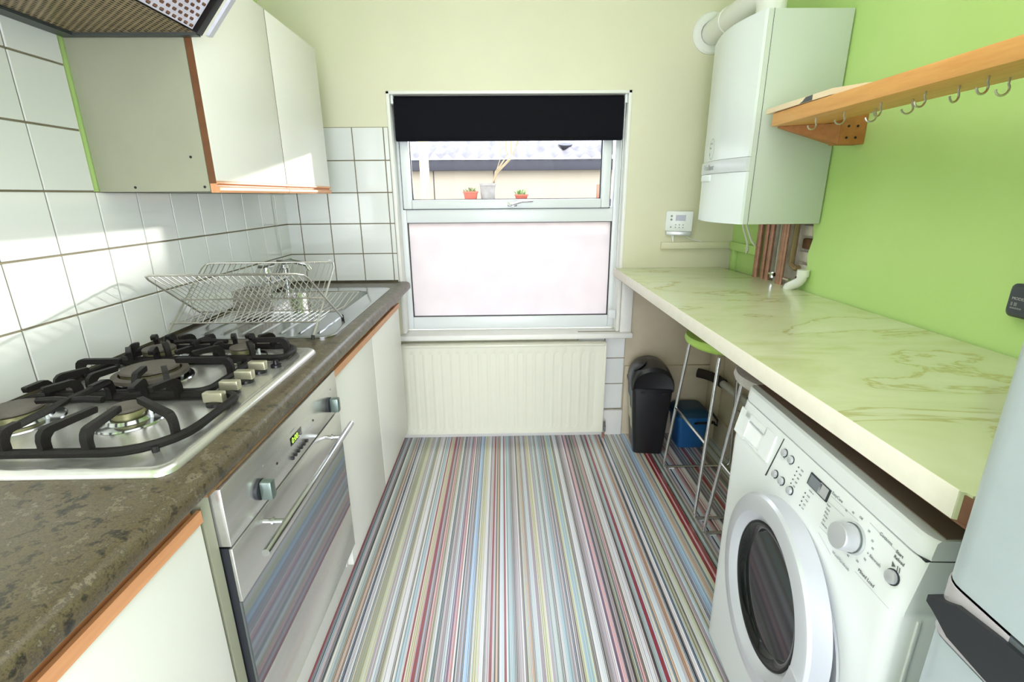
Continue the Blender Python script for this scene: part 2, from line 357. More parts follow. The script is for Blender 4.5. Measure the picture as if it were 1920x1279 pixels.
# ragged plaster edge
edge = [(-.72, 1.30), (-.66, 1.30), (-.655, 1.22), (-.668, 1.16), (-.65, 1.10), (-.66, 1.05), (-.63, 1.01), (-.62, .98), (-.60, .95), (-.72, .95)]
wr.prism(edge, 'x', W_, W_+.045, paint_green)
wr = wr.obj('wall_right', kind='structure')
wf = MB(); wf.box(-.1, .5, YN-.1, YN, 0, H_, paint_cream); wf.box(1.9, W_+.1, YN-.1, YN, 0, H_, paint_cream); wf.box(.5, 1.9, YN-.1, YN, 2.05, H_, paint_cream)
wf.obj('wall_front', kind='structure')

# bricks and mortar visible in the chase
for i in range(5):
    y0 = -.50 - .005 - (i % 2)*.04; z0 = .955 + i*.052
    MB().box(W_+.026, W_+.05, -.655+(i % 2)*.02, -.545-(i % 2)*.015, z0, z0+.042, brick_m if i in (0, 3) else plaster, bev=.006).obj('brick', wr)

# tiles
tile_cache = {}
def tile(parent, wall, a, z, wa, hz):
    key = (wall, round(wa, 3), round(hz, 3))
    if key not in tile_cache:
        mb = MB(); g = .0024
        if wall == 'x': mb.box(0, .0075, g, wa-g, g, hz-g, tile_m, bev=.0014, seg=2)
        else: mb.box(g, wa-g, -.0075, 0, g, hz-g, tile_m, bev=.0014, seg=2)
        tile_cache[key] = mb.mesh('tile', None, 0)
    o = D.objects.new('tile', tile_cache[key]); COL.objects.link(o); o.parent = parent
    jx = random.uniform(-.0005, .0005)
    o.location = (jx, a, z) if wall == 'x' else (a, -jx, z)
    o.rotation_euler = (0, random.uniform(-.0018, .0018), 0) if wall == 'x' else (random.uniform(-.0018, .0018), 0, 0)
    WL[o] = Vector((0, 0, 0))
T = .15; YO = -.1207; Z0 = .896
ycols = [(YO, 0 - YO)] + [(YO-T*(k+1), T) for k in range(19)]
for (y, wd) in ycols:
    for r in range(3): tile(wl, 'x', y, Z0+r*T, wd if wd < T else T, T)
    if y + T < -1.15:
        for r in range(3, 6):
            if r < 5: tile(wl, 'x', y, Z0+r*T, T, T)
            elif r == 5: tile(wl, 'x', y, Z0+r*T, T, T*.58)
MB().box(0, .004, -2.98, 0, .88, 1.346, grout_m).box(0, .004, -2.98, -1.172, 1.346, Z0+5*T+.09, grout_m).obj('grout', wl)
for (xa, wd) in ((0, .0706), (.0706, T), (.2206, T), (.3706, T), (.5206, wx0-.5206)):
    for r in range(5): tile(wb, 'y', xa, Z0+r*T, wd, T)
MB().box(0, wx0, -.004, 0, .88, Z0+5*T, grout_m).obj('grout', wb)
for (xa, wd) in ((1.49, T), (1.64, .113)):
    for r in range(3): tile(wb, 'y', xa, .158+r*.1515, wd, .1515)
MB().box(1.49, 1.753, -.004, 0, .155, .615, grout_m).obj('grout', wb)

# baseboards
MB().box(.5, 1.755, -.022, 0, 0, .152, paint_white, bev=.003).obj('baseboard_back', kind='structure')
MB().box(1.757, W_, -.016, 0, 0, .415, paint_low, bev=.003).obj('trim_1', kind='structure')
MB().box(W_-.02, W_, YN, -.02, 0, .14, paint_low, bev=.003).obj('baseboard_right', kind='structure')
MB().box(W_-.05, W_, -.09, -.0175, 0, .90, paint_low, bev=.004).obj('trim_2', kind='structure')
# dark sealant where worktop meets tiles
MB().box(0, .012, -2.95, -.002, .8995, .908, dirt).box(0.012, .54, -.014, -.002, .8995, .909, dirt).obj('trim_3', kind='structure')

# ------------------------------------------------------------------ window
tr = MB()
tr.box(wx0, wx0+.016, -.006, .088, wz0+.03, wz1, paint_white, bev=.002); tr.box(wx1-.016, wx1, -.006, .088, wz0+.03, wz1, paint_white, bev=.002)
tr.box(wx0, wx1, -.006, .088, wz1-.014, wz1, paint_white, bev=.002)
tr.obj('trim_4', kind='structure')
MB().box(.532, 1.782, -.042, .088, .583, .612, paint_white, bev=.005).obj('window_sill', kind='structure')
MB().box(1.716, 1.776, -.02, 0, .612, .915, paint_white, bev=.003).obj('trim_5', kind='structure')
win = thing('window_1', (1.127, .1, .612), '', 'window'); del win['label']; del win['category']; win['kind'] = 'structure'
fx0, fx1 = .553, 1.703; gy = .118
fr = MB()
fr.box(fx0, fx0+.034, .088, .15, .613, 1.79, upvc, bev=.004); fr.box(fx1-.034, fx1, .088, .15, .613, 1.79, upvc, bev=.004)
fr.box(fx0+.034, fx1-.034, .088, .15, .613, .682, upvc, bev=.004); fr.box(fx0+.034, fx1-.034, .088, .15, 1.74, 1.79, upvc, bev=.004)
fr.box(fx0+.034, fx1-.034, .088, .15, 1.192, 1.268, upvc, bev=.005)
fr.obj('window_frame', win)
sh = MB(); sx0, sx1, sz0, sz1 = .577, 1.647, 1.262, 1.79
for (a, b, c, d) in ((sx0, sx0+.045, sz0, sz1), (sx1-.045, sx1, sz0, sz1), (sx0+.045, sx1-.045, sz0, sz0+.046), (sx0+.045, sx1-.045, sz1-.05, sz1)):
    sh.box(a, b, .074, .14, c, d, upvc, bev=.006)
sh.obj('sash', win)
gk = MB()
def gframe(x0, x1, z0, z1, y):
    for (a, b, c, d) in ((x0, x0+.004, z0, z1), (x1-.004, x1, z0, z1), (x0, x1, z0, z0+.003), (x0, x1, z1-.003, z1)): gk.box(a, b, y-.008, y+.008, c, d, gasket)
gframe(fx0+.034, fx1-.034, .682, 1.192, .108); gframe(sx0+.045, sx1-.045, sz0+.046, sz1-.05, .108)
gframe(sx0-.003, sx1+.003, sz0-.003, sz1, .090)
gk.obj('gasket', win)
MB().box(fx0+.03, fx1-.03, gy, gy+.006, .68, 1.195, frost).obj('frosted_pane', win, smooth=0)
MB().box(sx0+.04, sx1-.04, gy, gy+.006, sz0+.042, sz1-.045, glass).obj('clear_pane', win, smooth=0)
hd = MB(); hd.box(1.115, 1.165, .062, .076, 1.272, 1.296, chrome, bev=.005); hd.cyl((1.14, .066, 1.284), (1.14, .046, 1.284), .011, n=12, m=chrome)
hd.tube([(1.13, .045, 1.279), (1.155, .042, 1.288), (1.19, .044, 1.297), (1.245, .046, 1.300)], .0075, 8, chrome)
hd.obj('window_handle', win)

# ------------------------------------------------------------------ outside
MB().box(-4, 6, .3, 12, -.3, -.2, ground_m).obj('yard_ground', kind='structure')
MB().box(-4, 6, 2.12, 2.36, -.2, 1.29, fascia_m, bev=.01).obj('trim_6', kind='structure')
sd = thing('shed', (1.2, 3.0, -.2), 'low cream outbuilding with a corrugated roof behind the planters, seen through the clear pane', 'shed')
sw = MB(); sw.box(-3, 5, 3.0, 3.15, -.2, 1.62, shed_wall_m)
sw.obj('wall', sd)
for xj in (.35, 1.0, 2.45): MB().box(xj, xj+.008, 2.994, 3.001, -.2, 1.60, fascia_m).obj('joint_strip', sd)
MB().box(-3, 5, 2.9, 2.93, 1.58, 1.69, fascia_m, bev=.004).obj('fascia_board', sd)
pr = []; nx = 61*8; 
rf = D.meshes.new('roof'); V = []; Fc = []
for i in range(nx+1):
    xx = -3 + 8*i/nx; zz = .022*math.cos(2*PI*xx/.131)
    for (yy, zb) in ((2.86, 1.722), (4.0, 2.085)): V.append((xx, yy, zb+zz))
for i in range(nx+1):
    xx = -3 + 8*i/nx; zz = .022*math.cos(2*PI*xx/.131)
    for (yy, zb) in ((2.86, 1.716), (4.0, 2.079)): V.append((xx, yy, zb+zz))
n2 = 2*(nx+1)
for i in range(nx):
    Fc.append((2*i, 2*i+2, 2*i+3, 2*i+1)); Fc.append((n2+2*i, n2+2*i+1, n2+2*i+3, n2+2*i+2)); Fc.append((2*i, n2+2*i, n2+2*i+2, 2*i+2))
rf.from_pydata([(a-1.2, b-3.0, c+.2) for a, b, c in V], [], Fc); rf.materials.append(roof_m); rf.shade_smooth()
ro = D.objects.new('corrugated_roof', rf); COL.objects.link(ro); ro.parent = sd; WL[ro] = Vector((1.2, 3, -.2))
vt = MB(); vt.lathe((1.79, 3.18, 1.80), (0, -.25, 1), [(.012, -.02), (.03, .01), (.075, .05), (.08, .06)], 12, fascia_m); vt.obj('roof_cowl', sd)
p1 = MB().box(.36, .435, 2.05, 2.11, -.2, 2.1, timber, bev=.004).obj('timber_post', origin=(.4, 2.08, -.2)); tag(p1, 'pale timber fence post standing outside at the left of the clear pane', 'post')
p2 = MB().box(1.975, 2.0, 2.20, 2.225, 1.29, 1.42, red_timber, bev=.002).obj('timber_stake', origin=(1.985, 2.21, 1.29)); tag(p2, 'thin reddish stake on the outside ledge at the right edge of the pane', 'post')
def trough(name, cx, wd, h, lab, green, seedv):
    t = thing(name, (cx, 2.22, 1.29), lab, 'planter', 'planters on the outside ledge')
    MB().loft([rrect(cx-wd/2*.85, cx+wd/2*.85, 2.18, 2.26, .01, 1.291), rrect(cx-wd/2, cx+wd/2, 2.17, 2.27, .01, 1.291+h), rrect(cx-wd/2-.006, cx+wd/2+.006, 2.164, 2.276, .01, 1.291+h), rrect(cx-wd/2-.006, cx+wd/2+.006, 2.164, 2.276, .01, 1.305+h), rrect(cx-wd/2+.004, cx+wd/2-.004, 2.172, 2.268, .01, 1.305+h), rrect(cx-wd/2+.006, cx+wd/2-.006, 2.176, 2.264, .01, 1.291+h)], terra, cap0=True, cap1=True).obj('trough', t)
    r = random.Random(seedv); lf = MB()
    for i in range(26):
        a = r.uniform(0, 2*PI); l = r.uniform(.03, .08 if green else .07); b = Vector((cx+r.uniform(-wd/2, wd/2)*.8, 2.22+r.uniform(-.03, .03), 1.29+h))
        d = Vector((math.cos(a)*.5, math.sin(a)*.5, r.uniform(.4, 1))).normalized(); sd_ = d.cross(Vector((0, 0, 1))).normalized()*.006
        mid = b + d*l*.6 + Vector((0, 0, .008)); e = b + d*l
        lf.face([b-sd_*.4, b+sd_*.4, mid+sd_, mid-sd_], leaf_m); lf.face([mid-sd_, mid+sd_, e], leaf_m)
        lf.tube([b, e], .0012, 4, twig_m if not green else leaf_m)
    lf.obj('foliage', t, smooth=0)
trough('terracotta_planter', .795, .125, .06, 'terracotta trough with sparse dark stems beside the tall grey pot outside', False, 1)
trough('terracotta_planter', 1.27, .115, .03, 'small terracotta trough with bright green leaves outside, alone right of centre', True, 2)
bp = thing('grey_plant_pot', (.955, 2.22, 1.29), 'tall grey plant pot with long bare leaning branches, outside on the ledge', 'planter')
MB().lathe((.955, 2.22, 1.291), (0, 0, 1), [(.062, 0), (.072, .12), (.078, .122), (.078, .145), (.07, .145), (.068, .12)], 20, pot_grey).obj('pot', bp)
br = MB(); r = random.Random(5)
for i in range(7):
    a = Vector((.985, 2.22, 1.41)); b = Vector((1.04+r.uniform(-.01, .01), 2.22+r.uniform(-.02, .02), 1.53+r.uniform(-.01, .01)))
    c = b + Vector((.08+r.uniform(-.05, .07), r.uniform(-.04, .04), .14)); e = c + Vector((r.uniform(-.03, .07), 0, .14))
    br.tube([a, (a+b)/2+Vector((.004, 0, 0)), b, c, e], .0038, 5, twig_m)
br.obj('branches', bp)

# ------------------------------------------------------------------ roller blind
bl = thing('roller_blind', (1.127, .03, 1.785), 'black roller blind half pulled down over the top of the window', 'blind')
MB().cyl((.578, .032, 1.772), (1.68, .032, 1.772), .014, n=16, m=blind_m).obj('roller', bl)
MB().box(.574, 1.682, .0165, .018, 1.588, 1.772, blind_m).obj('fabric', bl, smooth=0)
MB().box(.576, 1.680, .012, .023, 1.583, 1.598, blind_m, bev=.003).obj('bottom_bar', bl)
for xx in (.563, 1.684): MB().box(xx, xx+.012, .01, .055, 1.75, 1.789, upvc, bev=.003).obj('bracket', bl)
ch = MB(); ch.tube([(1.688, .02, 1.77), (1.689, .02, 1.3), (1.687, .018, .74), (1.684, .016, .72), (1.681, .018, .74), (1.680, .022, 1.3), (1.682, .024, 1.77)], .0018, 6, upvc)
ch.obj('pull_chain', bl)
MB().box(1.655, 1.695, .008, .03, .68, .73, upvc, bev=.008).obj('chain_cleat', bl)

# ------------------------------------------------------------------ radiator
rd = thing('radiator', (1.08, -.06, .04), 'cream panel radiator with vertical ribs under the window', 'radiator')
rx0, rx1, rz0, rz1, ryf = .545, 1.628, .052, .563, -.085
body = MB(); prof = []
nr = 21; pitch_ = (rx1-rx0-.06)/nr
xs = [rx0, rx0+.03]; pts = [(rx0, ryf)]
for i in range(nr):
    a = rx0+.03+i*pitch_; pts += [(a, ryf), (a+pitch_*.18, ryf+.007), (a+pitch_*.42, ryf+.007), (a+pitch_*.6, ryf)]
pts += [(rx1, ryf)]
for (za, zb, flat) in ((rz0, rz0+.035, 1), (rz0+.05, rz1-.06, 0), (rz1-.045, rz1, 1)): pass
i0 = body.mi(rad_m); rows = []
for z, fl_ in ((rz0, 1), (rz0+.03, 1), (rz0+.045, 0), (rz1-.055, 0), (rz1-.04, 1), (rz1, 1)):
    rows.append([body.bm.verts.new((a, ryf if fl_ else b, z)) for a, b in pts])
for A, B in zip(rows, rows[1:]):
    for k in range(len(A)-1): body.bm.faces.new([A[k], A[k+1], B[k+1], B[k]])
body.box(rx0, rx1, ryf+.001, -.03, rz0, rz1, rad_m)
body.obj('panel', rd)
MB().box(rx0-.004, rx1+.006, ryf-.006, -.022, rz1-.004, rz1+.008, rad_m, bev=.003).obj('top_grille', rd)
MB().box(rx1-.002, rx1+.006, ryf-.004, -.024, rz0, rz1-.004, rad_m, bev=.002).obj('side_panel', rd)
vv = MB(); vv.cyl((1.645, -.055, .0), (1.645, -.055, .075), .0075, n=10, m=copper); vv.cyl((1.645, -.055, .04), (1.645, -.055, .075), .013, n=10, m=chrome); vv.cyl((1.63, -.055, .058), (1.652, -.055, .058), .011, n=10, m=chrome); vv.cyl((1.645, -.055, .075), (1.645, -.055, .105), .011, .009, 10, chrome)
vv.obj('valve', rd)

# ------------------------------------------------------------------ left worktop
wt = thing('worktop', (.3, -1.5, .86), 'brown granite-look worktop with a rounded front edge holding sink and hob', 'worktop')
g = MB(); sx_ = (.105, .475); sy = (-.735, -.262)
prof = [(.505, .86), (.595, .86), (.600, .866), (.600, .884), (.596, .893), (.588, .898), (.575, .9), (.505, .9)]
g.prism(prof, 'y', -2.98, -.004, granite)
g.box(.001, .505, -2.98, sy[0], .86, .9, granite); g.box(.001, .505, sy[1], -.004, .86, .9, granite)
g.box(.001, sx_[0], sy[0], sy[1], .86, .9, granite); g.box(sx_[1], .505, sy[0], sy[1], .86, .9, granite)
g.obj('top', wt, smooth=50)
MB().box(.585, .5955, -1.84, -1.2, .8545, .86, chip).obj('chipboard_underside', wt)

# ------------------------------------------------------------------ sink
sk = thing('sink', (.3, -.63, .9), 'stainless steel sink with ribbed drainer set in the brown worktop', 'sink')
def rr2(x0, x1, y0, y1, r, z): return rrect(x0, x1, y0, y1, r, z, 6)
st = MB(); st.loft([rr2(.048, .548, -1.066, -.198, .045, .9005), rr2(.048, .548, -1.066, -.198, .045, .9045), rr2(.053, .543, -1.061, -.203, .042, .9065), rr2(.066, .530, -1.048, -.216, .034, .9045), rr2(.118, .466, -.722, -.274, .06, .9035)], steel_p)
st.obj('surround', sk, smooth=60)
MB().loft([rr2(.118, .466, -.722, -.274, .06, .9035), rr2(.122, .462, -.718, -.278, .058, .897), rr2(.130, .454, -.71, -.286, .055, .78), rr2(.150, .434, -.69, -.306, .05, .76)], steel_p, cap1=True).obj('bowl', sk, smooth=60)
for i in range(7):
    xx = .115 + i*.062
    MB().loft([[(xx-.006, -1.02, .904), (xx+.006, -1.02, .904), (xx+.006, -.765, .904), (xx-.006, -.765, .904)], [(xx-.0015, -1.005, .9075), (xx+.0015, -1.005, .9075), (xx+.0015, -.78, .9075), (xx-.0015, -.78, .9075)]], steel_p, cap1=True).obj('drainer_rib', sk)
tp = thing('mixer_tap', (.075, -.35, .905), 'chrome bridge mixer tap with two handles behind the dish rack', 'tap')
b = MB()
for yy in (-.44, -.26):
    b.lathe((.075, yy, .904), (0, 0, 1), [(.024, 0), (.024, .008), (.014, .014), (.013, .075), (.02, .08), (.02, .105), (.012, .11)], 16, chrome)
b.cyl((.075, -.44, .97), (.075, -.26, .97), .012, n=12, m=chrome); b.obj('body', tp)
b = MB(); b.tube([(.075, -.35, .97), (.078, -.35, 1.01), (.10, -.35, 1.045), (.15, -.35, 1.055), (.21, -.35, 1.04), (.225, -.35, 1.015)], .010, 10, chrome); b.obj('spout', tp)
for yy in (-.44, -.26):
    h = MB(); h.cyl((.075, yy, 1.012), (.075, yy, 1.04), .017, .012, 12, chrome); h.tube([(.075-.03, yy-.012, 1.045), (.075, yy, 1.042), (.075+.032, yy+.012, 1.05)], .0075, 8, chrome); h.obj('tap_handle', tp)

# utensil caddy
cd = thing('utensil_caddy', (.18, -.79, .905), 'perforated steel cutlery caddy standing on the drainer inside the dish rack', 'caddy')
c = MB(); x0, x1, y0, y1, z0, z1 = .13, .225, -.835, -.745, .909, 1.01
P_ = perforated(x1-x0, z1-z0, 8, 9, .6, .6, False); Q_ = perforated(y1-y0, z1-z0, 8, 9, .6, .6, False)
add_polys(c, P_, (x0, y0, z0), (1, 0, 0), (0, 0, 1), caddy_m); add_polys(c, P_, (x0, y1, z0), (1, 0, 0), (0, 0, 1), caddy_m)
add_polys(c, Q_, (x0, y0, z0), (0, 1, 0), (0, 0, 1), caddy_m); add_polys(c, Q_, (x1, y0, z0), (0, 1, 0), (0, 0, 1), caddy_m)
c.box(x0, x1, y0, y1, z0, z0+.003, caddy_m); c.obj('perforated_body', cd, smooth=0)
MB().tube([(x0, y0, z1), (x1, y0, z1), (x1, y1, z1), (x0, y1, z1)], .0025, 6, caddy_m, closed=True).obj('rim', cd)

# ------------------------------------------------------------------ dish rack
dr = thing('dish_rack', (.27, -.96, .905), 'folding stainless wire dish rack with crossed sides standing on the drainer', 'dish rack')
xa, xb = .035, .505
FT, BT = (-1.112, 1.112), (-.812, 1.108); FF_, BF = (-1.092, .9085), (-.822, .9085)   # front top, back top, front foot, rear foot
def lerp(p, q, t): return (p[0]+(q[0]-p[0])*t, p[1]+(q[1]-p[1])*t)
def rounded_u(top, foot, dx=0, r=.022):
    t1 = lerp(top, foot, .08)
    return [(xa+dx, *foot), (xa+dx, *t1), (xa+dx+r*.3, *lerp(top, foot, .02)), (xa+dx+r, *top), (xb-dx-r, *top), (xb-dx-r*.3, *lerp(top, foot, .02)), (xb-dx, *t1), (xb-dx, *foot)]
MB().tube(rounded_u(FT, BF), .0033, 8, wire_m).obj('frame', dr)
MB().tube(rounded_u(BT, FF_, .008), .0033, 8, wire_m).obj('frame', dr)
for (top, foot) in ((FT, BF), (BT, FF_)):
    for t in (.5, .80):
        p = lerp(top, foot, t); MB().cyl((xa, *p), (xb, *p), .0026, n=6, m=wire_m).obj('cross_bar', dr)
nw = 23
for (top, foot, sgn) in ((FT, BF, 1), (BT, FF_, -1)):
    for i in range(nw):
        xx = xa+.022+(xb-xa-.044)*i/(nw-1); e = lerp(top, foot, .80)
        MB().tube([(xx, *top), (xx, *lerp(top, foot, .45)), (xx, *e)], .0014, 5, wire_m, caps=False).obj('wire', dr)
tl = lerp(FT, BF, .80); tf = lerp(BT, FF_, .80)
for i in range(nw): 
    xx = xa+.022+(xb-xa-.044)*i/(nw-1); MB().tube([(xx, *tl), (xx, *tf)], .0013, 5, wire_m, caps=False).obj('wire', dr)
MB().tube([(xb-.005, -.80, .935), (xb+.02, -.775, .96), (xb+.02, -.66, .972), (xa+.1, -.66, .972)], .002, 6, wire_m).obj('cutlery_rail', dr)
for i in range(14):
    xx = .22+i*.022; MB().tube([(xx, *tl), (xx, -.80, .945), (xx, -.66, .972)], .0013, 5, wire_m, caps=False).obj('wire', dr)
for xx in (xa, xb):
    for ff in (FF_, BF):
        dx = (.008 if ff is FF_ else 0)*(1 if xx == xa else -1)
        MB().cyl((xx+dx, ff[0], ff[1]-.0035), (xx+dx, ff[0]-(ff[0]+.96)*.04, ff[1]+.010), .0055, n=8, m=rubber).obj('rubber_foot', dr)

# ------------------------------------------------------------------ hob
hb = thing('gas_hob', (.3, -1.52, .9), 'stainless steel five burner gas hob with black cast iron pan supports', 'hob')
hx0, hx1, hy0, hy1 = .045, .550, -1.853, -1.188
MB().loft([rrect(hx0, hx1, hy0, hy1, .03, .9005, 5), rrect(hx0+.001, hx1-.001, hy0+.001, hy1-.001, .03, .906, 5), rrect(hx0+.006, hx1-.006, hy0+.006, hy1-.006, .028, .9115, 5), rrect(hx0+.018, hx1-.018, hy0+.018, hy1-.018, .024, .9115, 5), rrect(hx0+.026, hx1-.026, hy0+.026, hy1-.026, .02, .9075, 5)], steel, cap1=True).obj('hotplate', hb, smooth=50)
burners = [(.347, -1.655, .030), (.128, -1.655, .046), (.235, -1.425, .058), (.372, -1.262, .030), (.15, -1.265, .038)]
for (bx, by, br_) in burners:
    z = .9078
    bb = MB(); bb.lathe((bx, by, z), (0, 0, 1), [(br_+.030, 0), (br_+.028, .003), (br_+.012, .006), (br_+.008, .012), (br_, .013)], 28, steel_p); brn = bb.obj('burner', hb, smooth=40)
    MB().lathe((bx, by, z+.012), (0, 0, 1), [(br_*.92, 0), (br_*.92, .004), (br_*1.02, .005), (br_*1.02, .013), (br_*.9, .015)], 28, brass_al).obj('flame_ring', brn, smooth=40)
    MB().lathe((bx, by, z+.027), (0, 0, 1), [(br_*1.02, 0), (br_*1.05, .002), (br_*1.0, .0055), (br_*.6, .007)], 28, enamel).obj('burner_cap', brn, smooth=40)
    if br_ > .05:
        MB().lathe((bx, by, z+.012), (0, 0, 1), [(.078, 0), (.078, .009), (.072, .011), (.064, .011), (.064, 0)], 32, enamel, cap0=False, cap1=False).obj('outer_ring', brn)
    MB().cyl((bx+br_+.012, by+.004, z), (bx+br_+.012, by+.004, z+.022), .003, n=8, m=upvc).obj('igniter', brn)
def finger(parent, p, q, zb=.916, zt=.962, w=.0115):
    """upright flat finger: foot at p, arm reaching horizontally to q"""
    p = Vector((*p, 0)); q = Vector((*q, 0)); d = (q-p); L = d.length; d.normalize(); n = Vector((-d.y, d.x, 0))*w/2
    o2 = [(-.004, zb), (-.004, zt-.020), (-.001, zt-.009), (.006, zt-.002), (.014, zt), (L, zt), (L+.002, zt-.003), (L, zt-.012), (.020, zt-.013), (.013, zt-.020), (.011, zt-.026), (.011, zb)]
    mb = MB(); mb.loft([[p+d*a+n+Vector((0, 0, z)) for a, z in o2], [p+d*a-n+Vector((0, 0, z)) for a, z in o2]], iron, cap0=True, cap1=True)
    mb.obj('finger', parent, smooth=30)
def grate(x0, x1, y0, y1, rs, fingers, bars, base=.9185):
    g = MB(); lp = rrect(x0, x1, y0, y1, .02, base, 6, rs); g.tube(lp, .0085, 8, iron, closed=True)
    for (a, b) in bars: g.tube([(*a, .953), (*((Vector(a)+Vector(b))/2), .955), (*b, .953)], .007, 6, iron)
    for cx, cy in ((x0+.02, y0+.02), (x1-.03, y0+.02), (x0+.02, y1-.02), (x1-.03, y1-.02)): g.cyl((cx, cy, .9078), (cx, cy, base), .006, n=8, m=rubber)
    o = g.obj('pan_support', hb, smooth=40)
    for a, b in fingers: finger(o, a, b)
    return o
gx0 = .068
grate(gx0, .512, -1.800, -1.553, (.03, .02, .02, .10),
      [((.105, -1.800), (.105, -1.715)), ((.175, -1.800), (.150, -1.712)), ((.245, -1.800), (.245, -1.765)), ((.312, -1.800), (.330, -1.705)), ((.385, -1.800), (.372, -1.705)),
       ((.112, -1.553), (.112, -1.606)), ((.175, -1.553), (.150, -1.608)), ((.312, -1.553), (.330, -1.612)), ((.385, -1.553), (.368, -1.610)), ((.495, -1.74), (.385, -1.665)), ((gx0, -1.655), (.085, -1.655)),
       ((.24, -1.553), (.24, -1.60))],
      [((.243, -1.765), (.243, -1.560)), ((.243, -1.655), (.180, -1.655)), ((.243, -1.655), (.305, -1.655))])
grate(gx0, .430, -1.536, -1.318, (.03, .02, .02, .03),
      [((.11, -1.536), (.14, -1.485)), ((.18, -1.536), (.20, -1.480)), ((.28, -1.536), (.265, -1.482)), ((.35, -1.536), (.31, -1.482)), ((.11, -1.318), (.15, -1.372)), ((.18, -1.318), (.20, -1.365)), ((.28, -1.318), (.265, -1.366)), ((.35, -1.318), (.31, -1.372)),
       ((gx0, -1.425), (.168, -1.425)), ((.430, -1.425), (.303, -1.425))], [])
grate(gx0, .500, -1.303, -1.198, (.05, .02, .02, .02),
      [((.10, -1.198), (.115, -1.232)), ((.15, -1.198), (.15, -1.225)), ((.205, -1.198), (.19, -1.235)), ((.26, -1.198), (.26, -1.225)), ((.32, -1.198), (.335, -1.232)), ((.372, -1.198), (.372, -1.228)), ((.43, -1.198), (.41, -1.235)),
       ((.10, -1.303), (.118, -1.290)), ((.20, -1.303), (.185, -1.290)), ((.32, -1.303), (.338, -1.288)), ((.42, -1.303), (.405, -1.288)), ((.495, -1.26), (.405, -1.262))],
      [((.26, -1.22), (.26, -1.296)), ((.26, -1.262), (.195, -1.262)), ((.26, -1.262), (.335, -1.262))])
for (kx, ky) in ((.475, -1.583), (.473, -1.517), (.472, -1.451), (.472, -1.386)):
    k = MB(); k.lathe((kx, ky, .9078), (0, 0, 1), [(.019, 0), (.018, .006), (.014, .008)], 20, plastic_black); ko = k.obj('knob', hb)
    MB().box(kx-.021, kx+.021, ky-.0095, ky+.0095, .9155, .9375, knob_cream, bev=.003).obj('grip', ko)
k = MB(); k.lathe((.497, -1.345, .9078), (0, 0, 1), [(.014, 0), (.013, .006), (.007, .007), (.006, .018)], 16, plastic_black); k.obj('ignition_button', hb)

# ------------------------------------------------------------------ base cupboards
def strip_handle(parent, ya, yb, x=.58, z=.812):
    p = [(x-.022, z+.003), (x-.022, z+.036), (x-.016, z+.038), (x-.012, z+.010), (x-.004, z+.008), (x-.002, z+.024), (x+.005, z+.024), (x+.005, z+.002)]
    MB().prism(p, 'y', ya, yb, orange_wood).obj('handle_strip', parent, smooth=30, label='orange wood finger-pull strip')
def base_unit(name, ya, yb, label, doors):
    t = thing(name, ((.3), (ya+yb)/2, 0), label, 'cupboard', 'base cupboards along the left wall')
    MB().box(.02, .558, ya+.001, ya+.019, .152, .858, white_door).box(.02, .558, yb-.019, yb-.001, .152, .858, white_door).box(.02, .558, ya+.019, yb-.019, .152, .17, white_door).box(.02, .03, ya+.019, yb-.019, .17, .72, white_door).obj('carcass', t)
    for (a, b) in doors:
        d = MB().box(.561, .580, a+.0015, b-.0015, .158, .813, white_door, bev=.0015).obj('door', t)
        strip_handle(d, a+.0015, b-.0015)
    return t
base_unit('base_cupboard', -1.205, -.234, 'white two door sink cupboard between the oven and the window wall', [(-1.203, -.736), (-.734, -.236)])
base_unit('base_cupboard', -2.86, -1.845, 'white base cupboard nearest the camera, left of the oven', [(-2.40, -1.847), (-2.858, -2.402)])
pl = MB().box(.50, .514, -1.205, -.015, .001, .150, white_door).obj('plinth', origin=(.507, -.6, 0)); tag(pl, 'white plinth board under the two door sink cupboard', 'plinth', 'plinth boards along the left')
pl = MB().box(.50, .514, -2.86, -1.207, .001, .150, white_door).obj('plinth', origin=(.507, -2, 0)); tag(pl, 'white plinth board under the oven and nearest cupboard', 'plinth', 'plinth boards along the left')

# ------------------------------------------------------------------ oven
ov = thing('oven', (.3, -1.52, .15), 'built-in stainless steel oven with long bar handle and mirrored glass door', 'oven')
MB().box(.03, .578, -1.838, -1.815, .155, .857, carcass_m).obj('housing_side', ov, label='olive cream side panel')
MB().box(.05, .560, -1.812, -1.210, .235, .846, dark_gap).obj('body', ov)
MB().box(.03, .556, -1.838, -1.208, .155, .232, white_door, bev=.001).obj('housing_base', ov)
MB().box(.560, .575, -1.808, -1.222, .733, .850, mat('panel_side', '857860', .6)).box(.575, .5985, -1.812, -1.218, .733, .850, steel, bev=.0015).obj('control_panel', ov)
dro = MB().box(.562, .592, -1.808, -1.222, .255, .726, dark_gap).box(.592, .5985, -1.812, -1.218, .612, .728, steel, bev=.001).box(.592, .5985, -1.812, -1.218, .255, .400, steel, bev=.001).obj('door', ov)
MB().box(.592, .5982, -1.812, -1.218, .4005, .6115, mirror_glass).obj('glass', dro, smooth=0)
hn = MB(); hn.cyl((.645, -1.792, .703), (.645, -1.262, .703), .0075, n=14, m=steel_p)
for yy in (-1.70, -1.345): hn.cyl((.598, yy, .703), (.645, yy, .703), .005, n=10, m=steel_p); hn.cyl((.616, yy, .703), (.620, yy, .703), .008, n=10, m=steel_p)
hn.obj('handle', dro)
for yy in (-1.700, -1.297):
    k = MB(); k.cyl((.5985, yy, .777), (.606, yy, .777), .021, n=24, m=dark_gap); ko = k.obj('knob', ov)
    MB().box(.606, .630, yy-.010, yy+.010, .757, .797, knob_green, bev=.004).obj('grip', ko)
    text('o', .012, (.5988, yy+.028, .807), (0, 1, 0), (0, 0, 1), ink, ov); 
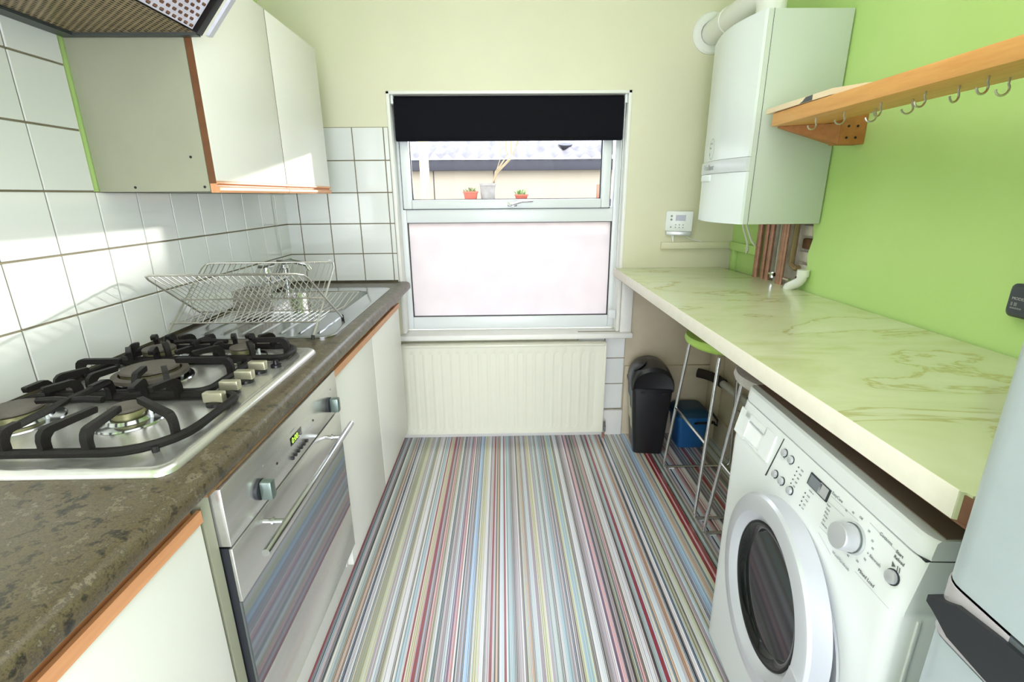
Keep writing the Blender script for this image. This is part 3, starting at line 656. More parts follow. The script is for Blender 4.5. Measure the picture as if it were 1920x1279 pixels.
dsp = MB().box(.5985, .5992, -1.541, -1.479, .783, .803, black_glass, bev=.0003).obj('display', ov)
text('0:00', .020, (.5994, -1.535, .7862), (0, 1, 0), (0, 0, 1), green_led, dsp, name='digits')
for i in range(6): MB().cyl((.5985, -1.547+i*.0165, .757), (.604, -1.547+i*.0165, .757), .0045, n=10, m=plastic_black).obj('button', ov)
for yy in (-1.614, -1.406): MB().cyl((.5985, yy, .783), (.5995, yy, .783), .003, n=8, m=plastic_black).obj('indicator', ov)
text('=====', .008, (.5988, -1.535, .812), (0, 1, 0), (0, 0, 1), ink, ov)

# ------------------------------------------------------------------ wall cupboard
wc = thing('wall_cupboard', (.15, -.7, 1.345), 'wall cupboard with two cream doors and orange wood bottom strips', 'cupboard')
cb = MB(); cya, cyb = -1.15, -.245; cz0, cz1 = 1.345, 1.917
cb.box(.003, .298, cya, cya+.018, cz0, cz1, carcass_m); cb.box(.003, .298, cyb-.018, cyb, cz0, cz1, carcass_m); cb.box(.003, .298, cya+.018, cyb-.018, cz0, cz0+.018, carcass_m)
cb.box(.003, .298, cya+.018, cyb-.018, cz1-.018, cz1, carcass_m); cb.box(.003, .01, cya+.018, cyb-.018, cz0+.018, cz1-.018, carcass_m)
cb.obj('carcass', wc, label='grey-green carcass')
for (xx, zz) in ((.10, 1.356), (.285, 1.356), (.262, 1.432)): MB().cyl((xx, cya-.0012, zz), (xx, cya, zz), .0035, n=8, m=rubber).obj('screw_hole', wc)
for (a, b) in ((-1.15, -.699), (-.697, -.245)):
    d = MB().box(.3, .318, a+.001, b-.001, cz0+.026, cz1, white_door, bev=.0012).obj('door', wc)
    MB().box(.2995, .3175, a+.0002, a+.0009, cz0+.02, cz1, brown_edge).obj('edge_strip', d, label='brown wood edge')
    MB().prism([(.300, cz0-.004), (.320, cz0-.004), (.324, cz0+.002), (.324, cz0+.010), (.314, cz0+.013), (.314, cz0+.016), (.322, cz0+.020), (.322, cz0+.0255), (.300, cz0+.0255)], 'y', a+.001, b-.001, orange_wood).obj('handle_strip', d, smooth=30, label='orange wood finger-pull strip')

# ------------------------------------------------------------------ cooker hood
hd = thing('cooker_hood', (.2, -1.45, 1.715), 'dark cooker hood with slotted grease filters above the hob', 'cooker hood')
ha, hb_ = -1.156, -1.76; zb = 1.716
MB().box(.010, .30, hb_, ha, zb+.03, 1.90, hood_dark, bev=.002).obj('body', hd)
MB().box(.01, .345, ha-.018, ha, zb-.006, zb+.028, hood_grey).box(.01, .345, hb_, hb_+.018, zb-.006, zb+.028, hood_grey).box(.01, .045, hb_+.018, ha-.018, zb-.006, zb+.028, hood_grey).obj('rim', hd)
pf = MB(); pw = ha-.018-(hb_+.018); add_polys(pf, perforated(pw, .29, 34, 30, .62, .5), (.05, hb_+.018, zb), (0, 1, 0), (1, 0, 0), filter_brown)
pf.obj('grease_filter', hd, smooth=0)
MB().box(.05, .34, hb_+.018, ha-.018, zb+.008, zb+.010, hood_dark).obj('filter_pad', hd)
sl = Vector((.66, 0, .75)).normalized(); pf = MB(); add_polys(pf, perforated(pw-.02, .20, 26, 14, .66, .52), (.347, hb_+.02, zb+.001), (0, 1, 0), tuple(sl), hood_light)
pf.obj('slotted_front', hd, smooth=0)
nn = Vector((-sl.z, 0, sl.x)); o = Vector((.347, 0, zb+.001)) + nn*.012
q = MB(); q.face([o+Vector((0, hb_+.02, 0)), o+Vector((0, ha-.02, 0)), o+Vector((0, ha-.02, 0))+sl*.20, o+Vector((0, hb_+.02, 0))+sl*.20], filter_tan); q.obj('front_pad', hd, smooth=0)
def slab(ya, yb, m, t0, t1, l=.205):
    p0 = Vector((.345, 0, zb-.001)); mb = MB()
    a = [p0 - nn*t0, p0 - nn*t0 + sl*l, p0 + nn*t1 + sl*l, p0 + nn*t1]
    return mb.loft([[Vector((v.x, ya, v.z)) for v in a], [Vector((v.x, yb, v.z)) for v in a]], m, cap0=True, cap1=True)
slab(ha-.022, ha, hood_dark, .004, .012).obj('end_frame', hd); slab(hb_, hb_+.022, hood_dark, .004, .012).obj('end_frame', hd)
q = MB(); e0 = Vector((.36, 0, zb-.005)); 
q.loft([[Vector((.362, yv, zb-.006)), Vector((.372, yv, zb-.006)), Vector((.372, yv, zb-.006))+sl*.21, Vector((.362, yv, zb-.006))+sl*.21] for yv in (ha-.012, ha+.004)], silver, cap0=True, cap1=True); q.obj('side_trim', hd)

# ================================================================== RIGHT SIDE
# worktop / breakfast bar
rw = thing('worktop', (1.97, -1, .915), 'pale green marble-look worktop with chipped near corner along the green wall', 'worktop')
poly = [(1.672, -.003), (1.672, -2.012), (1.678, -2.015), (1.679, -2.022), (1.686, -2.022), (1.690, -2.031), (1.698, -2.036), (1.706, -2.046), (2.27, -2.046), (2.27, -.36), (2.262, -.33), (2.25, -.30), (2.226, -.02), (2.226, -.003)]
g = MB(); g.prism(poly, 'z', .9168, .958, marble)
g.obj('top', rw, smooth=30)
MB().box(1.6705, 1.6725, -2.011, -.004, .9165, .9595, mat('pale_edging', 'e6e2d2', .4, noise=.2, nscale=30, ncol='cdbfa8'), bev=.0008).obj('edging', rw)
MB().prism([(1.676, -2.0), (1.676, -2.018), (1.681, -2.034), (1.688, -2.0465), (1.73, -2.0465), (1.73, -2.0)], 'z', .9166, .9545, brick_m).obj('broken_corner', rw, label='exposed brown chipboard')
MB().box(1.674, 2.222, -2.045, -.005, .9135, .9165, brick_m).obj('chipboard_underside', rw)
for yy in (-.06,):
    bt = MB().box(W_-.03, W_-.0005, -1.36, -.095, .86, .9125, paint_low).obj('wall_batten', origin=(W_-.02, -.7, .89)); tag(bt, 'cream timber batten fixed to the wall under the marble worktop', 'batten')

# washing machine (built in its own frame, then turned a little)
wm = thing('washing_machine', (1.714, -1.382, 0), 'white front loading washing machine under the marble worktop', 'washing machine')
ya, yb, xf, xb_ = -1.977, -1.382, 1.714, 2.235; XL = xf-.02
def fpt(y, z, off=0):
    yl, zl = -.152+1.0365*y+.2647*z, .0924-.0372*y+.8087*z
    return Vector((xf-.2083*(.816-zl)-off, yl, zl))
FN = Vector((-1, 0, .2083)).normalized(); FU = Vector((.2083, 0, 1)).normalized()
def plan(z, dx=0, bow=.010):
    L = []
    for e_ in (-1, -.99, -.975, -.95, -.92, -.88, -.5, 0, .5, .88, .92, .95, .975, .99, 1):
        yy = (ya+yb)/2 + (yb-ya)/2*e_; q = max(0, abs(e_)-.90)/.10; L.append((xf+dx+bow*q*q*q, yy, z))
    return L + [(xb_, yb, z), (xb_, ya, z)]
MB().loft([plan(.8185, .001), plan(.823, 0), plan(.848, .003), plan(.8525, .008)], appl_white, cap0=True, cap1=True).obj('top_panel', wm, smooth=40)
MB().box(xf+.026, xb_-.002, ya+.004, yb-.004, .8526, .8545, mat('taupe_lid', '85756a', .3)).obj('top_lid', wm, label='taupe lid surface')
MB().loft([plan(.02, -.002, .016), plan(.06, -.019, .016), plan(.60, -.020, .016), plan(.71, -.020, .014), plan(.725, -.018, .012), plan(.816, 0, .009)], appl_white, cap0=True, cap1=True).obj('body', wm, smooth=40)
MB().box(xf+.004, xb_, ya+.001, yb-.001, .8155, .8190, dark_gap).obj('seam', wm)
for (cx, cyy) in ((xf+.05, ya+.05), (xf+.05, yb-.05), (xb_-.05, ya+.05), (xb_-.05, yb-.05)): MB().cyl((cx, cyy, 0), (cx, cyy, .022), .02, n=12, m=rubber).obj('foot', wm)
MB().box(XL+.035, XL+.041, ya-.003, ya+.001, .05, .71, appl_white, bev=.0012).box(1.83, xb_-.05, ya-.003, ya+.001, .10, .70, appl_white, bev=.001).obj('side_pressing', wm)
def fbox(y0, y1, z0, z1, o0, o1, m, mb=None):
    """slab lying on the sloping fascia; y,z are fascia coordinates of two opposite corners"""
    a, b = fpt(y0, z0), fpt(y1, z1); ya_, yb_2 = sorted((a.y, b.y)); za_, zb_2 = sorted((a.z, b.z)); mb = mb or MB()
    def q(y, z, o): return Vector((xf-.2083*(.816-z), y, z)) + FN*o
    lp = lambda o: [q(ya_, za_, o), q(yb_2, za_, o), q(yb_2, zb_2, o), q(ya_, zb_2, o)]
    return mb.loft([lp(o0), lp(o1)], m, cap0=True, cap1=True)
dw = MB()
for (a, b, c, d) in ((-1.430, -1.402, .722, .806), (-1.548, -1.526, .722, .806), (-1.526, -1.430, .784, .806), (-1.526, -1.430, .722, .730)): fbox(a, b, c, d, -.001, .0035, appl_white, dw)
dro = dw.obj('detergent_drawer', wm, smooth=0)
fbox(-1.526, -1.430, .730, .784, -.001, .0006, mat('grip_white', 'f4f6f8', .15), None).obj('grip_recess', dro, smooth=0)
fbox(-1.526, -1.430, .776, .784, .0006, .0025, silver).obj('grip_lip', dro, smooth=0)
gp_ = MB(); a, b = fpt(-1.595, .812), fpt(-1.551, .690); e = Vector((0, .0012, 0)); gp_.loft([[a-e-FN*.001, a+e-FN*.001, b+e-FN*.001, b-e-FN*.001], [a-e+FN*.0006, a+e+FN*.0006, b+e+FN*.0006, b-e+FN*.0006]], dark_gap, cap0=True, cap1=True); gp_.obj('drawer_gap', wm)
for (by, bz, r_) in ((-1.607, .782, .0078), (-1.633, .780, .0078), (-1.587, .716, .0078), (-1.614, .715, .0078), (-1.647, .713, .0078), (-1.921, .741, .0105)):
    MB().lathe(fpt(by, bz), FN, [(r_*1.2, -.001), (r_*1.2, .0012)], 16, dark_gap).lathe(fpt(by, bz), FN, [(r_*1.05, 0), (r_*1.02, .003), (r_*.95, .006), (r_*.6, .0075)], 16, silver).obj('button', wm)
for i in range(5): c = fpt(-1.660+i*.0037, .778-i*.012); MB().cyl(c, c+FN*.001, .0016, n=8, m=ink_dark).obj('indicator', wm)
for i in range(4): c = fpt(-1.694+i*.003, .739-i*.0117); MB().cyl(c, c+FN*.001, .0016, n=8, m=ink_dark).obj('indicator', wm)
lc = fbox(-1.756, -1.703, .760, .793, -.001, .0022, dark_gap).obj('display', wm, smooth=0)
fbox(-1.735, -1.7055, .763, .790, .002, .003, lcd).obj('screen', lc, smooth=0); fbox(-1.7535, -1.7365, .763, .790, .002, .003, silver).obj('touch_key', lc, smooth=0)
kb = MB(); kc = fpt(-1.833, .742); kb.lathe(kc, FN, [(.0275, 0), (.0265, .003), (.0245, .004), (.0235, .027), (.022, .030), (.010, .031)], 36, silver); kb.obj('programme_knob', wm, smooth=40)
MB().lathe(kc+FN*.0035, FN, [(.0255, 0), (.0255, .003)], 36, knob_green, False, False).obj('knob_ring', wm)
for s_, sz, y, z, m_ in (('Start', .0075, -1.919, .784, ink_dark), ('Reload', .0075, -1.917, .7735, ink_dark), ('EasyCare', .008, -1.766, .786, ink), ('Cottons', .0082, -1.884, .789, ink), ('+ Prewash', .0075, -1.866, .738, ink), ('Wool/Handwash', .0068, -1.792, .680, ink), ('Mixed Load', .008, -1.855, .696, ink_dark),
                         ('Super', .0048, -1.758, .757, ink), ('Quick', .0048, -1.757, .748, ink), ('Rinse', .0048, -1.756, .739, ink), ('Drain', .0048, -1.755, .730, ink), ('Spin', .0048, -1.754, .721, ink), ('Delicates', .0048, -1.752, .712, ink),
                         ('Off', .006, -1.838, .787, ink), ('20', .0055, -1.860, .777, ink), ('30', .0055, -1.870, .766, ink), ('40', .0055, -1.873, .754, ink), ('60', .0055, -1.874, .738, ink), ('90', .0055, -1.862, .724, ink), ('60', .0055, -1.848, .709, ink), ('40', .0055, -1.826, .702, ink),
                         ('40', .0055, -1.820, .784, ink), ('30', .0055, -1.804, .777, ink), ('temp', .0045, -1.601, .769, ink), ('spin', .0045, -1.626, .767, ink), ('on', .0045, -1.583, .703, ink), ('off', .0045, -1.609, .702, ink), ('1200', .0048, -1.668, .776, ink), ('1000', .0048, -1.664, .764, ink), ('800', .0048, -1.661, .752, ink), ('600', .0048, -1.657, .740, ink), ('400', .0048, -1.653, .728, ink),
                         ('wash', .0048, -1.700, .737, ink), ('rinse', .0048, -1.697, .725, ink), ('spin', .0048, -1.694, .713, ink), ('end', .0048, -1.691, .702, ink), ('ready in', .0048, -1.703, .751, ink)):
    text(s_, sz, fpt(y, z)+FN*.0006, (0, -1, 0), FU, m_, wm)
for (y0, z0, y1, z1) in ((-1.765, .780, -1.838, .780), (-1.862, .7945, -1.93, .785), (-1.85, .690, -1.925, .688), (-1.75, .690, -1.79, .674), (-1.75, .703, -1.80, .703), (-1.758, .765, -1.805, .765)):
    a, b_ = fpt(y0, z0)+FN*.0006, fpt(y1, z1)+FN*.0006; nrm = (b_-a).cross(FN).normalized()*.00025
    ln = MB(); ln.face([a-nrm, b_-nrm, b_+nrm, a+nrm], ink); ln.obj('printed_line', wm, smooth=0)
def fq(pts, m): ln = MB(); ln.face([fpt(y, z)+FN*.0006 for y, z in pts], m); ln.obj('printed_symbol', wm, smooth=0)
fq([(-1.9165, .756), (-1.9165, .766), (-1.9235, .761)], ink_dark); fq([(-1.928, .756), (-1.9265, .756), (-1.9265, .766), (-1.928, .766)], ink_dark); fq([(-1.932, .756), (-1.9305, .756), (-1.9305, .766), (-1.932, .766)], ink_dark)
# porthole recess behind the slightly open door
dc = Vector((1.648, -1.700, .497)); a_ = -.07; b_ = .03
nrm = Vector((-math.cos(a_)*math.cos(b_), -math.sin(a_)*math.cos(b_), math.sin(b_)))
MB().lathe((XL-.0008, -1.690, .460), (-1, 0, 0), [(.222, 0), (.219, .003), (.206, .0035), (.196, .0008)], 48, silver, False, False).obj('door_seat', wm, smooth=30)
MB().lathe((XL-.0004, -1.690, .460), (-1, 0, 0), [(.2055, 0), (.2055, .001)], 48, dark_gap).obj('door_recess', wm)
MB().box(XL-.012, XL-.001, -1.880, -1.866, .44, .465, dark_gap, bev=.002).obj('latch', wm)
dd = thing('door', dc, '', ''); del dd['label']; del dd['category']; dd.parent = wm; dd.location = dc - world_loc(wm)
MB().lathe(dc, nrm, [(.192, -.046), (.207, -.042), (.209, -.006), (.204, .0), (.199, .002), (.168, .0035), (.163, .001), (.149, -.010), (.146, -.014)], 72, silver_door, True, False).obj('door_ring', dd, smooth=25)
MB().lathe(dc, nrm, [(.148, -.016), (.147, -.0095), (.143, -.009), (.142, -.014)], 64, rubber, False, False).obj('gasket', dd)
MB().lathe(dc, nrm, [(.1475, -.022), (.143, -.010), (.137, -.010), (.124, -.022), (.118, -.034), (.10, -.038), (.001, -.040)], 64, drum_glass, True, False).obj('glass_bowl', dd, smooth=60)
hs = MB(); u_ = nrm.cross(Vector((0, 0, 1))).normalized(); v_ = u_.cross(nrm)
if u_.y > 0: u_ = -u_
if v_.z < 0: v_ = -v_
L = []
for k in range(13):
    a = math.radians(-4 - 50*k/12); e = u_*math.cos(a)+v_*math.sin(a); o_ = dc
    L.append([o_+e*.166+nrm*.0045, o_+e*.198+nrm*.005, o_+e*.212-nrm*.002, o_+e*.2125-nrm*.030, o_+e*.205-nrm*.030, o_+e*.166-nrm*.002])
hs.loft(L, silver, cap0=True, cap1=True); hs.obj('door_handle', dd, smooth=30)
hs = MB(); L = []
for k in range(13):
    a = math.radians(-6 - 46*k/12); e = u_*math.cos(a)+v_*math.sin(a)
    L.append([dc+e*.2135-nrm*.010, dc+e*.2145-nrm*.014, dc+e*.2145-nrm*.026, dc+e*.2115-nrm*.028])
hs.loft(L, dark_gap, cap0=True, cap1=True); hs.obj('handle_grip', dd)
wm.rotation_euler.z = math.radians(-2.6)
XD = (0, -1, 0); YD = (0, 0, 1)

# fridge freezer
fr = thing('fridge_freezer', (1.92, -2.36, 0), 'silver fridge freezer with dark recessed grip at the right edge', 'fridge')
fya, fyb, ffx = -2.62, -2.048, 1.630
def fplan(z, r=.036, bow=.006):
    L = []; 
    for k in range(7): a = PI/2*k/6; L.append((ffx+r-r*math.sin(a), fyb-r+r*math.cos(a), z))   # far rounded edge
    for k in range(1, 8): t = k/8; L.append((ffx-bow*math.sin(PI*t), fyb-r+(fya+r-(fyb-r))*t, z))
    for k in range(7): a = PI/2*k/6; L.append((ffx+r-r*math.cos(a), fya+r-r*math.sin(a), z))
    return L + [(ffx+.06, fya, z), (ffx+.06, fyb, z)]
MB().box(ffx+.062, W_-.03, fya+.002, fyb-.002, .02, 1.75, fridge_m, bev=.004).obj('body', fr)
MB().loft([fplan(.872), fplan(1.75)], fridge_m, cap0=True, cap1=True).obj('fridge_door', fr, smooth=40)
MB().loft([fplan(.05), fplan(.792)], fridge_m, cap0=True, cap1=True).obj('freezer_door', fr, smooth=40)
fd = MB(); fd.loft([fplan(.836), fplan(.8685)], fridge_grey, cap0=True, cap1=True); fd.obj('upper_trim', fr, smooth=40)
fd = MB(); fd.loft([fplan(.793), fplan(.828)], fridge_grey, cap0=True, cap1=True); fd.obj('lower_trim', fr, smooth=40)
fd = MB(); fd.box(ffx+.02, ffx+.06, fya+.004, fyb-.004, .828, .836, dark_gap); fd.obj('gap', fr)
# dark grip scoop widening towards the camera
gp = [(-2.055, .838), (-2.068, .842), (-2.090, .855), (-2.140, .862), (-2.270, .866), (-2.520, .866), (-2.520, .800), (-2.270, .800), (-2.140, .802), (-2.090, .808), (-2.068, .822), (-2.055, .828)]
mb = MB(); mb.prism(gp, 'x', ffx-.0085, ffx+.02, dark_gap); mb.obj('grip_recess', fr, smooth=30)
for z in (.8385, .7955):
    cpts = [(a-.0014, b+.0010) for a, b, c in fplan(0)[:8]]; MB().prism(cpts + [(ffx+.05, fyb-.06)], 'z', z, z+.030, mat('clip_plastic', 'b9b3b8', .2)).obj('end_clip', fr)
MB().box(ffx+.05, ffx+.10, fya+.05, fyb-.05, 0, .021, rubber).obj('foot', fr)

# ------------------------------------------------------------------ boiler and flue
bo = thing('boiler', (2.1, -.5, 1.215), 'white wall hung gas boiler with bowed front cover in the corner', 'boiler')
bya, byb, bz0, bz1 = -.700, -.298, 1.217, 1.917
MB().box(1.9835, W_-.006, bya, byb, bz0, bz1, boiler_side, bev=.002).obj('case', bo, label='grey-green steel case')
def bplan(z, dx=0, back=1.983):
    L = []
    for k in range(13): t = k/12; L.append((1.976-dx-.034*math.sin(PI*t)-.004, bya+.0+(byb-bya)*t, z))
    return L + [(back, byb, z), (back, bya, z)]
MB().loft([bplan(1.455, 0), bplan(bz1-.01, 0), bplan(bz1, -.003)], boiler_m, cap0=True, cap1=True).obj('cover', bo, smooth=40)
MB().loft([bplan(bz0, .0), bplan(1.404, 0)], boiler_m, cap0=True, cap1=True).obj('flap', bo, smooth=40)
MB().loft([bplan(1.405, .004), bplan(1.410, .006), bplan(1.448, .006), bplan(1.4535, .003)], mat('band_grey', 'd3d8dc', .3), cap0=True, cap1=True).obj('trim_band', bo, smooth=40, label='silver grey band')
MB().box(2.000, 2.0015, bya-.0006, bya+.01, bz0, bz1, dark_gap).obj('cover_gap', bo)
gr = MB(); gr.box(1.9335, 1.95, -.47, -.38, 1.374, 1.4035, boiler_m, bev=.007, seg=3); gr.obj('flap_pull', bo)
text('Vaillant', .030, (1.9294, -.415, 1.419), (.02, -1, 0), (0, 0, 1), ink, bo, name='lettering', shear=.25)
ov_ = MB(); cyv, czv = -.455, 1.50
i_ = ov_.mi(MATS.setdefault('sticker_green', mat('sticker_green', '5f8a6c', .5)))
ring1 = [(1.9375, cyv+.022*math.cos(2*PI*k/28), czv+.040*math.sin(2*PI*k/28)) for k in range(28)]
ring2 = [(1.9375, cyv+.0205*math.cos(2*PI*k/28), czv+.038*math.sin(2*PI*k/28)) for k in range(28)]
A = [ov_.bm.verts.new(p) for p in ring1]; B = [ov_.bm.verts.new(p) for p in ring2]; ov_.skin(A, B, i_)
so_ = ov_.obj('sticker', bo, smooth=0)
for s_, z in (('Boiler', 1.517), ('Plus', 1.500), ('|||', 1.478)): text(s_, .011, (1.935, cyv+.014, z), XD, YD, ink, so_)
flu = thing('flue_pipe', (2.07, -.25, 2.035), 'white flue pipe with a round wall collar above the boiler', 'pipe')
MB().tube([(2.068, -.001, 2.037), (2.07, -.25, 2.035), (2.075, -.44, 2.032), (2.08, -.485, 2.02), (2.083, -.505, 1.99), (2.083, -.508, 1.919)], .051, 24, pvc).obj('pipe', flu, smooth=50)
MB().lathe((2.066, -.0005, 2.038), (0, -1, 0), [(.088, 0), (.088, .006), (.082, .012), (.056, .013), (.052, .011)], 36, pvc, True, False).obj('wall_collar', flu)
MB().cyl((2.069, -.16, 2.036), (2.069, -.19, 2.0358), .054, n=24, m=pvc).obj('joint_sleeve', flu)

# programmer
pg = thing('heating_programmer', (1.99, -.02, 1.13), 'small white heating programmer with grey screen on the cream wall', 'thermostat')
RM = Matrix.Translation((1.985, -.018, 1.19)) @ Matrix.Rotation(-.28, 4, 'Z') @ Matrix.Rotation(.02, 4, 'Y')
MB().box(-.066, .066, -.018, .012, -.045, .055, appl_white, bev=.005).xf(RM).obj('case', pg)
MB().box(-.058, .064, -.013, .012, -.066, -.045, silver, bev=.003).xf(RM).obj('lower_cover', pg)
MB().box(-.018, .030, -.0195, -.017, .008, .036, lcd).xf(RM).obj('screen', pg)
for (xx, zz, r_) in ((-.038, .030, .0055), (-.038, .013, .0055), (-.038, -.024, .0035), (-.015, -.012, .003), (.003, -.012, .003), (.021, -.012, .003), (-.015, -.025, .003), (.003, -.025, .003), (.021, -.025, .003)):
    MB().cyl((xx, -.0195, zz), (xx, -.0175, zz), r_, n=10, m=ink).xf(RM).obj('button', pg)
cbm = MB(); cbm.tube([(1.958, -.008, 1.126), (1.962, -.010, 1.105), (1.968, -.008, 1.088)], .003, 6, pvc); cbm.tube([(1.965, -.010, 1.127), (1.966, -.012, 1.105), (1.968, -.008, 1.088)], .003, 6, pvc); cbm.tube([(2.015, -.008, 1.130), (2.04, -.012, 1.112), (2.075, -.008, 1.100), (2.12, -.006, 1.090)], .003, 6, pvc)
cbm.obj('cable', pg)
tk = MB().box(1.905, W_-.003, -.022, -.0005, 1.056, 1.090, paint_cream, bev=.003).obj('cable_trunking', origin=(2.1, -.01, 1.07)); tag(tk, 'cream horizontal cable trunking on the window wall below the programmer', 'trunking')
tk = MB().box(W_-.022, W_-.0005, -.298, -.024, 1.052, 1.092, paint_green, bev=.003).box(W_-.018, W_-.0005, -.075, -.045, .935, 1.052, paint_green, bev=.002).obj('cable_trunking', origin=(W_-.01, -.15, 1.07)); tag(tk, 'green painted cable trunking on the green wall below the boiler', 'trunking')
cb2 = MB(); cb2.tube([(2.215, -.205, 1.218), (2.222, -.22, 1.17), (2.24, -.235, 1.11), (2.25, -.23, 1.075), (2.252, -.218, 1.055), (2.254, -.205, 1.075), (2.262, -.215, 1.092)], .0045, 6, pvc)
cb2.tube([(2.225, -.220, 1.218), (2.235, -.245, 1.16), (2.25, -.255, 1.115), (2.262, -.275, 1.092)], .0045, 6, pvc)
cb2 = cb2.obj('boiler_cable', origin=(2.24, -.22, 1.2)); tag(cb2, 'looped cream cables hanging from the boiler to the green trunking', 'cable')

# pipes under boiler
def pipe(y, x, r_, m, lab, z0=.90, z1=1.219, dy=0, grp='pipes below the boiler'):
    p = MB().tube([(x, y+dy, z0), (x, y+dy*.5, (z0+z1)/2), (x, y, z1)], r_, 12, m); o = p.obj('grey_pipe' if m is grey_pipe else 'copper_pipe', origin=(x, y, z0)); tag(o, lab, 'pipe', grp); return o
pipe(-.322, 2.255, .0135, copper, 'leftmost vertical copper pipe below the boiler')
pipe(-.368, 2.262, .010, copper, 'second vertical copper pipe from the left below the boiler')
pipe(-.408, 2.262, .011, copper, 'third vertical copper pipe from the left below the boiler')
pipe(-.452, 2.275, .007, grey_pipe, 'thin grey vertical pipe between the copper pipes under the boiler')
pipe(-.502, 2.262, .0135, copper, 'thick copper pipe right of the thin grey one under the boiler')
pipe(-.532, 2.256, .0075, copper, 'slim bright copper pipe touching the thick one under the boiler')
go = MB(); go.tube([(2.272, -.565, 1.219), (2.272, -.562, 1.06), (2.272, -.565, 1.045), (2.272, -.60, 1.035), (2.272, -.615, 1.04)], .011, 10, copper_old); go = go.obj('gas_pipe', origin=(2.27, -.56, 1.1)); tag(go, 'olive painted bent gas pipe in the broken plaster below the boiler', 'pipe')
vl = MB(); 
vl.cyl((2.262, -.468, .99), (2.262, -.43, .99), .008, n=10, m=chrome); vl.cyl((2.262, -.45, .975), (2.262, -.45, 1.0), .010, n=10, m=chrome); vl.cyl((2.262, -.545, .985), (2.262, -.585, .985), .008, n=10, m=chrome)
vl = vl.obj('pipe_valves', origin=(2.262, -.5, .98)); tag(vl, 'small chrome isolating valves on the pipes just above the worktop', 'valve')
wp = MB(); wp.tube([(2.255, -.678, 1.035), (2.254, -.676, 1.005), (2.250, -.668, .992), (2.240, -.636, .972), (2.236, -.626, .965), (2.236, -.625, .959)], .0185, 16, pvc)
wp.lathe((2.255, -.678, 1.015), (0, 0, 1), [(.022, 0), (.022, .026), (.0185, .026)], 16, pvc); wp = wp.obj('waste_pipe', origin=(2.25, -.65, .96)); tag(wp, 'white plastic waste pipe elbow where the pipes meet the worktop', 'pipe')
db = MB().prism([(2.2775, -.03), (2.231, -.03), (2.254, -.285), (2.2775, -.285)], 'z', .87, .93, foam).obj('gap_filler', origin=(2.25, -.15, .9)); tag(db, 'dark strip filling the gap between marble worktop and green wall', 'gap filler')  # dark prism closing the gap behind the worktop

# ------------------------------------------------------------------ shelf with hooks
sf = thing('hook_shelf', (2.1, -1.4, 1.545), 'orange pine shelf rail with cup hooks on the green wall', 'shelf')
SR = Matrix.Translation((2.02, -.76, 0)) @ Matrix.Rotation(math.radians(-1.6), 4, 'Z') @ Matrix.Translation((-2.02, .76, 0))
MB().box(2.008, 2.155, -2.033, -.762, 1.545, 1.587, pine, bev=.004).xf(SR).obj('rail', sf)
MB().box(2.192, W_-.001, -.852, -.80, 1.48, 1.60, pine_dark, bev=.002).obj('wall_block', sf)
gs = MB(); gs.loft([[Vector(p) for p in ((2.192, -.850, 1.481), (2.192, -.850, 1.5445), (2.192, -.812, 1.5445), (2.192, -.812, 1.481))], [Vector(p) for p in ((2.03, -.775, 1.540), (2.03, -.775, 1.5445), (2.03, -.765, 1.5445), (2.03, -.765, 1.540))]], pine_dark, cap0=True, cap1=True); gs.obj('gusset', sf)
MB().box(2.155, 2.195, -.845, -.80, 1.5455, 1.586, pine_dark).obj('link_block', sf)
for (xx, zz) in ((2.215, 1.50), (2.245, 1.50), (2.217, 1.535), (2.247, 1.535)): MB().cyl((xx, -.8535, zz), (xx, -.8515, zz), .004, n=8, m=rubber).obj('screw_hole', sf)
for (hx, hy) in ((2.036, -.966), (2.042, -1.085), (2.100, -1.127), (2.046, -1.217), (2.092, -1.260), (2.040, -1.358), (2.066, -1.414), (2.042, -1.504), (2.10, -1.488), (2.05, -1.66), (2.09, -1.72)):
    pts = [(0, 0, 0), (0, 0, -.007)] + [(-.009+.0125*math.cos(a), 0, -.0215+.0125*math.sin(a)) for a in [math.radians(45-t) for t in range(0, 221, 20)]]
    ang = random.uniform(-.35, .45)
    M_ = Matrix.Translation((hx, hy, 1.546)) @ Matrix.Rotation(ang, 4, 'Z')
    MB().tube([M_ @ Vector(p) for p in pts], .0023, 7, wire_m).obj('cup_hook', sf)
cbd = MB(); cp = [(2.002, -.728), (2.002, -1.075), (2.045, -1.145), (2.13, -1.18), (2.17, -1.15), (2.17, -.728)]
cbd.prism(cp, 'z', 1.5885, 1.6045, pale_wood); cbo = cbd.obj('wooden_board', origin=(2.08, -.95, 1.588)); tag(cbo, 'pale wooden chopping board lying on the far end of the shelf', 'chopping board')
lb = MB(); lb.face([(2.0015, -.925, 1.589), (2.0015, -.99, 1.589), (2.0015, -.99, 1.604), (2.0015, -.955, 1.603), (2.0015, -.94, 1.594)], ink_dark); lb.obj('label', cbo, smooth=0)

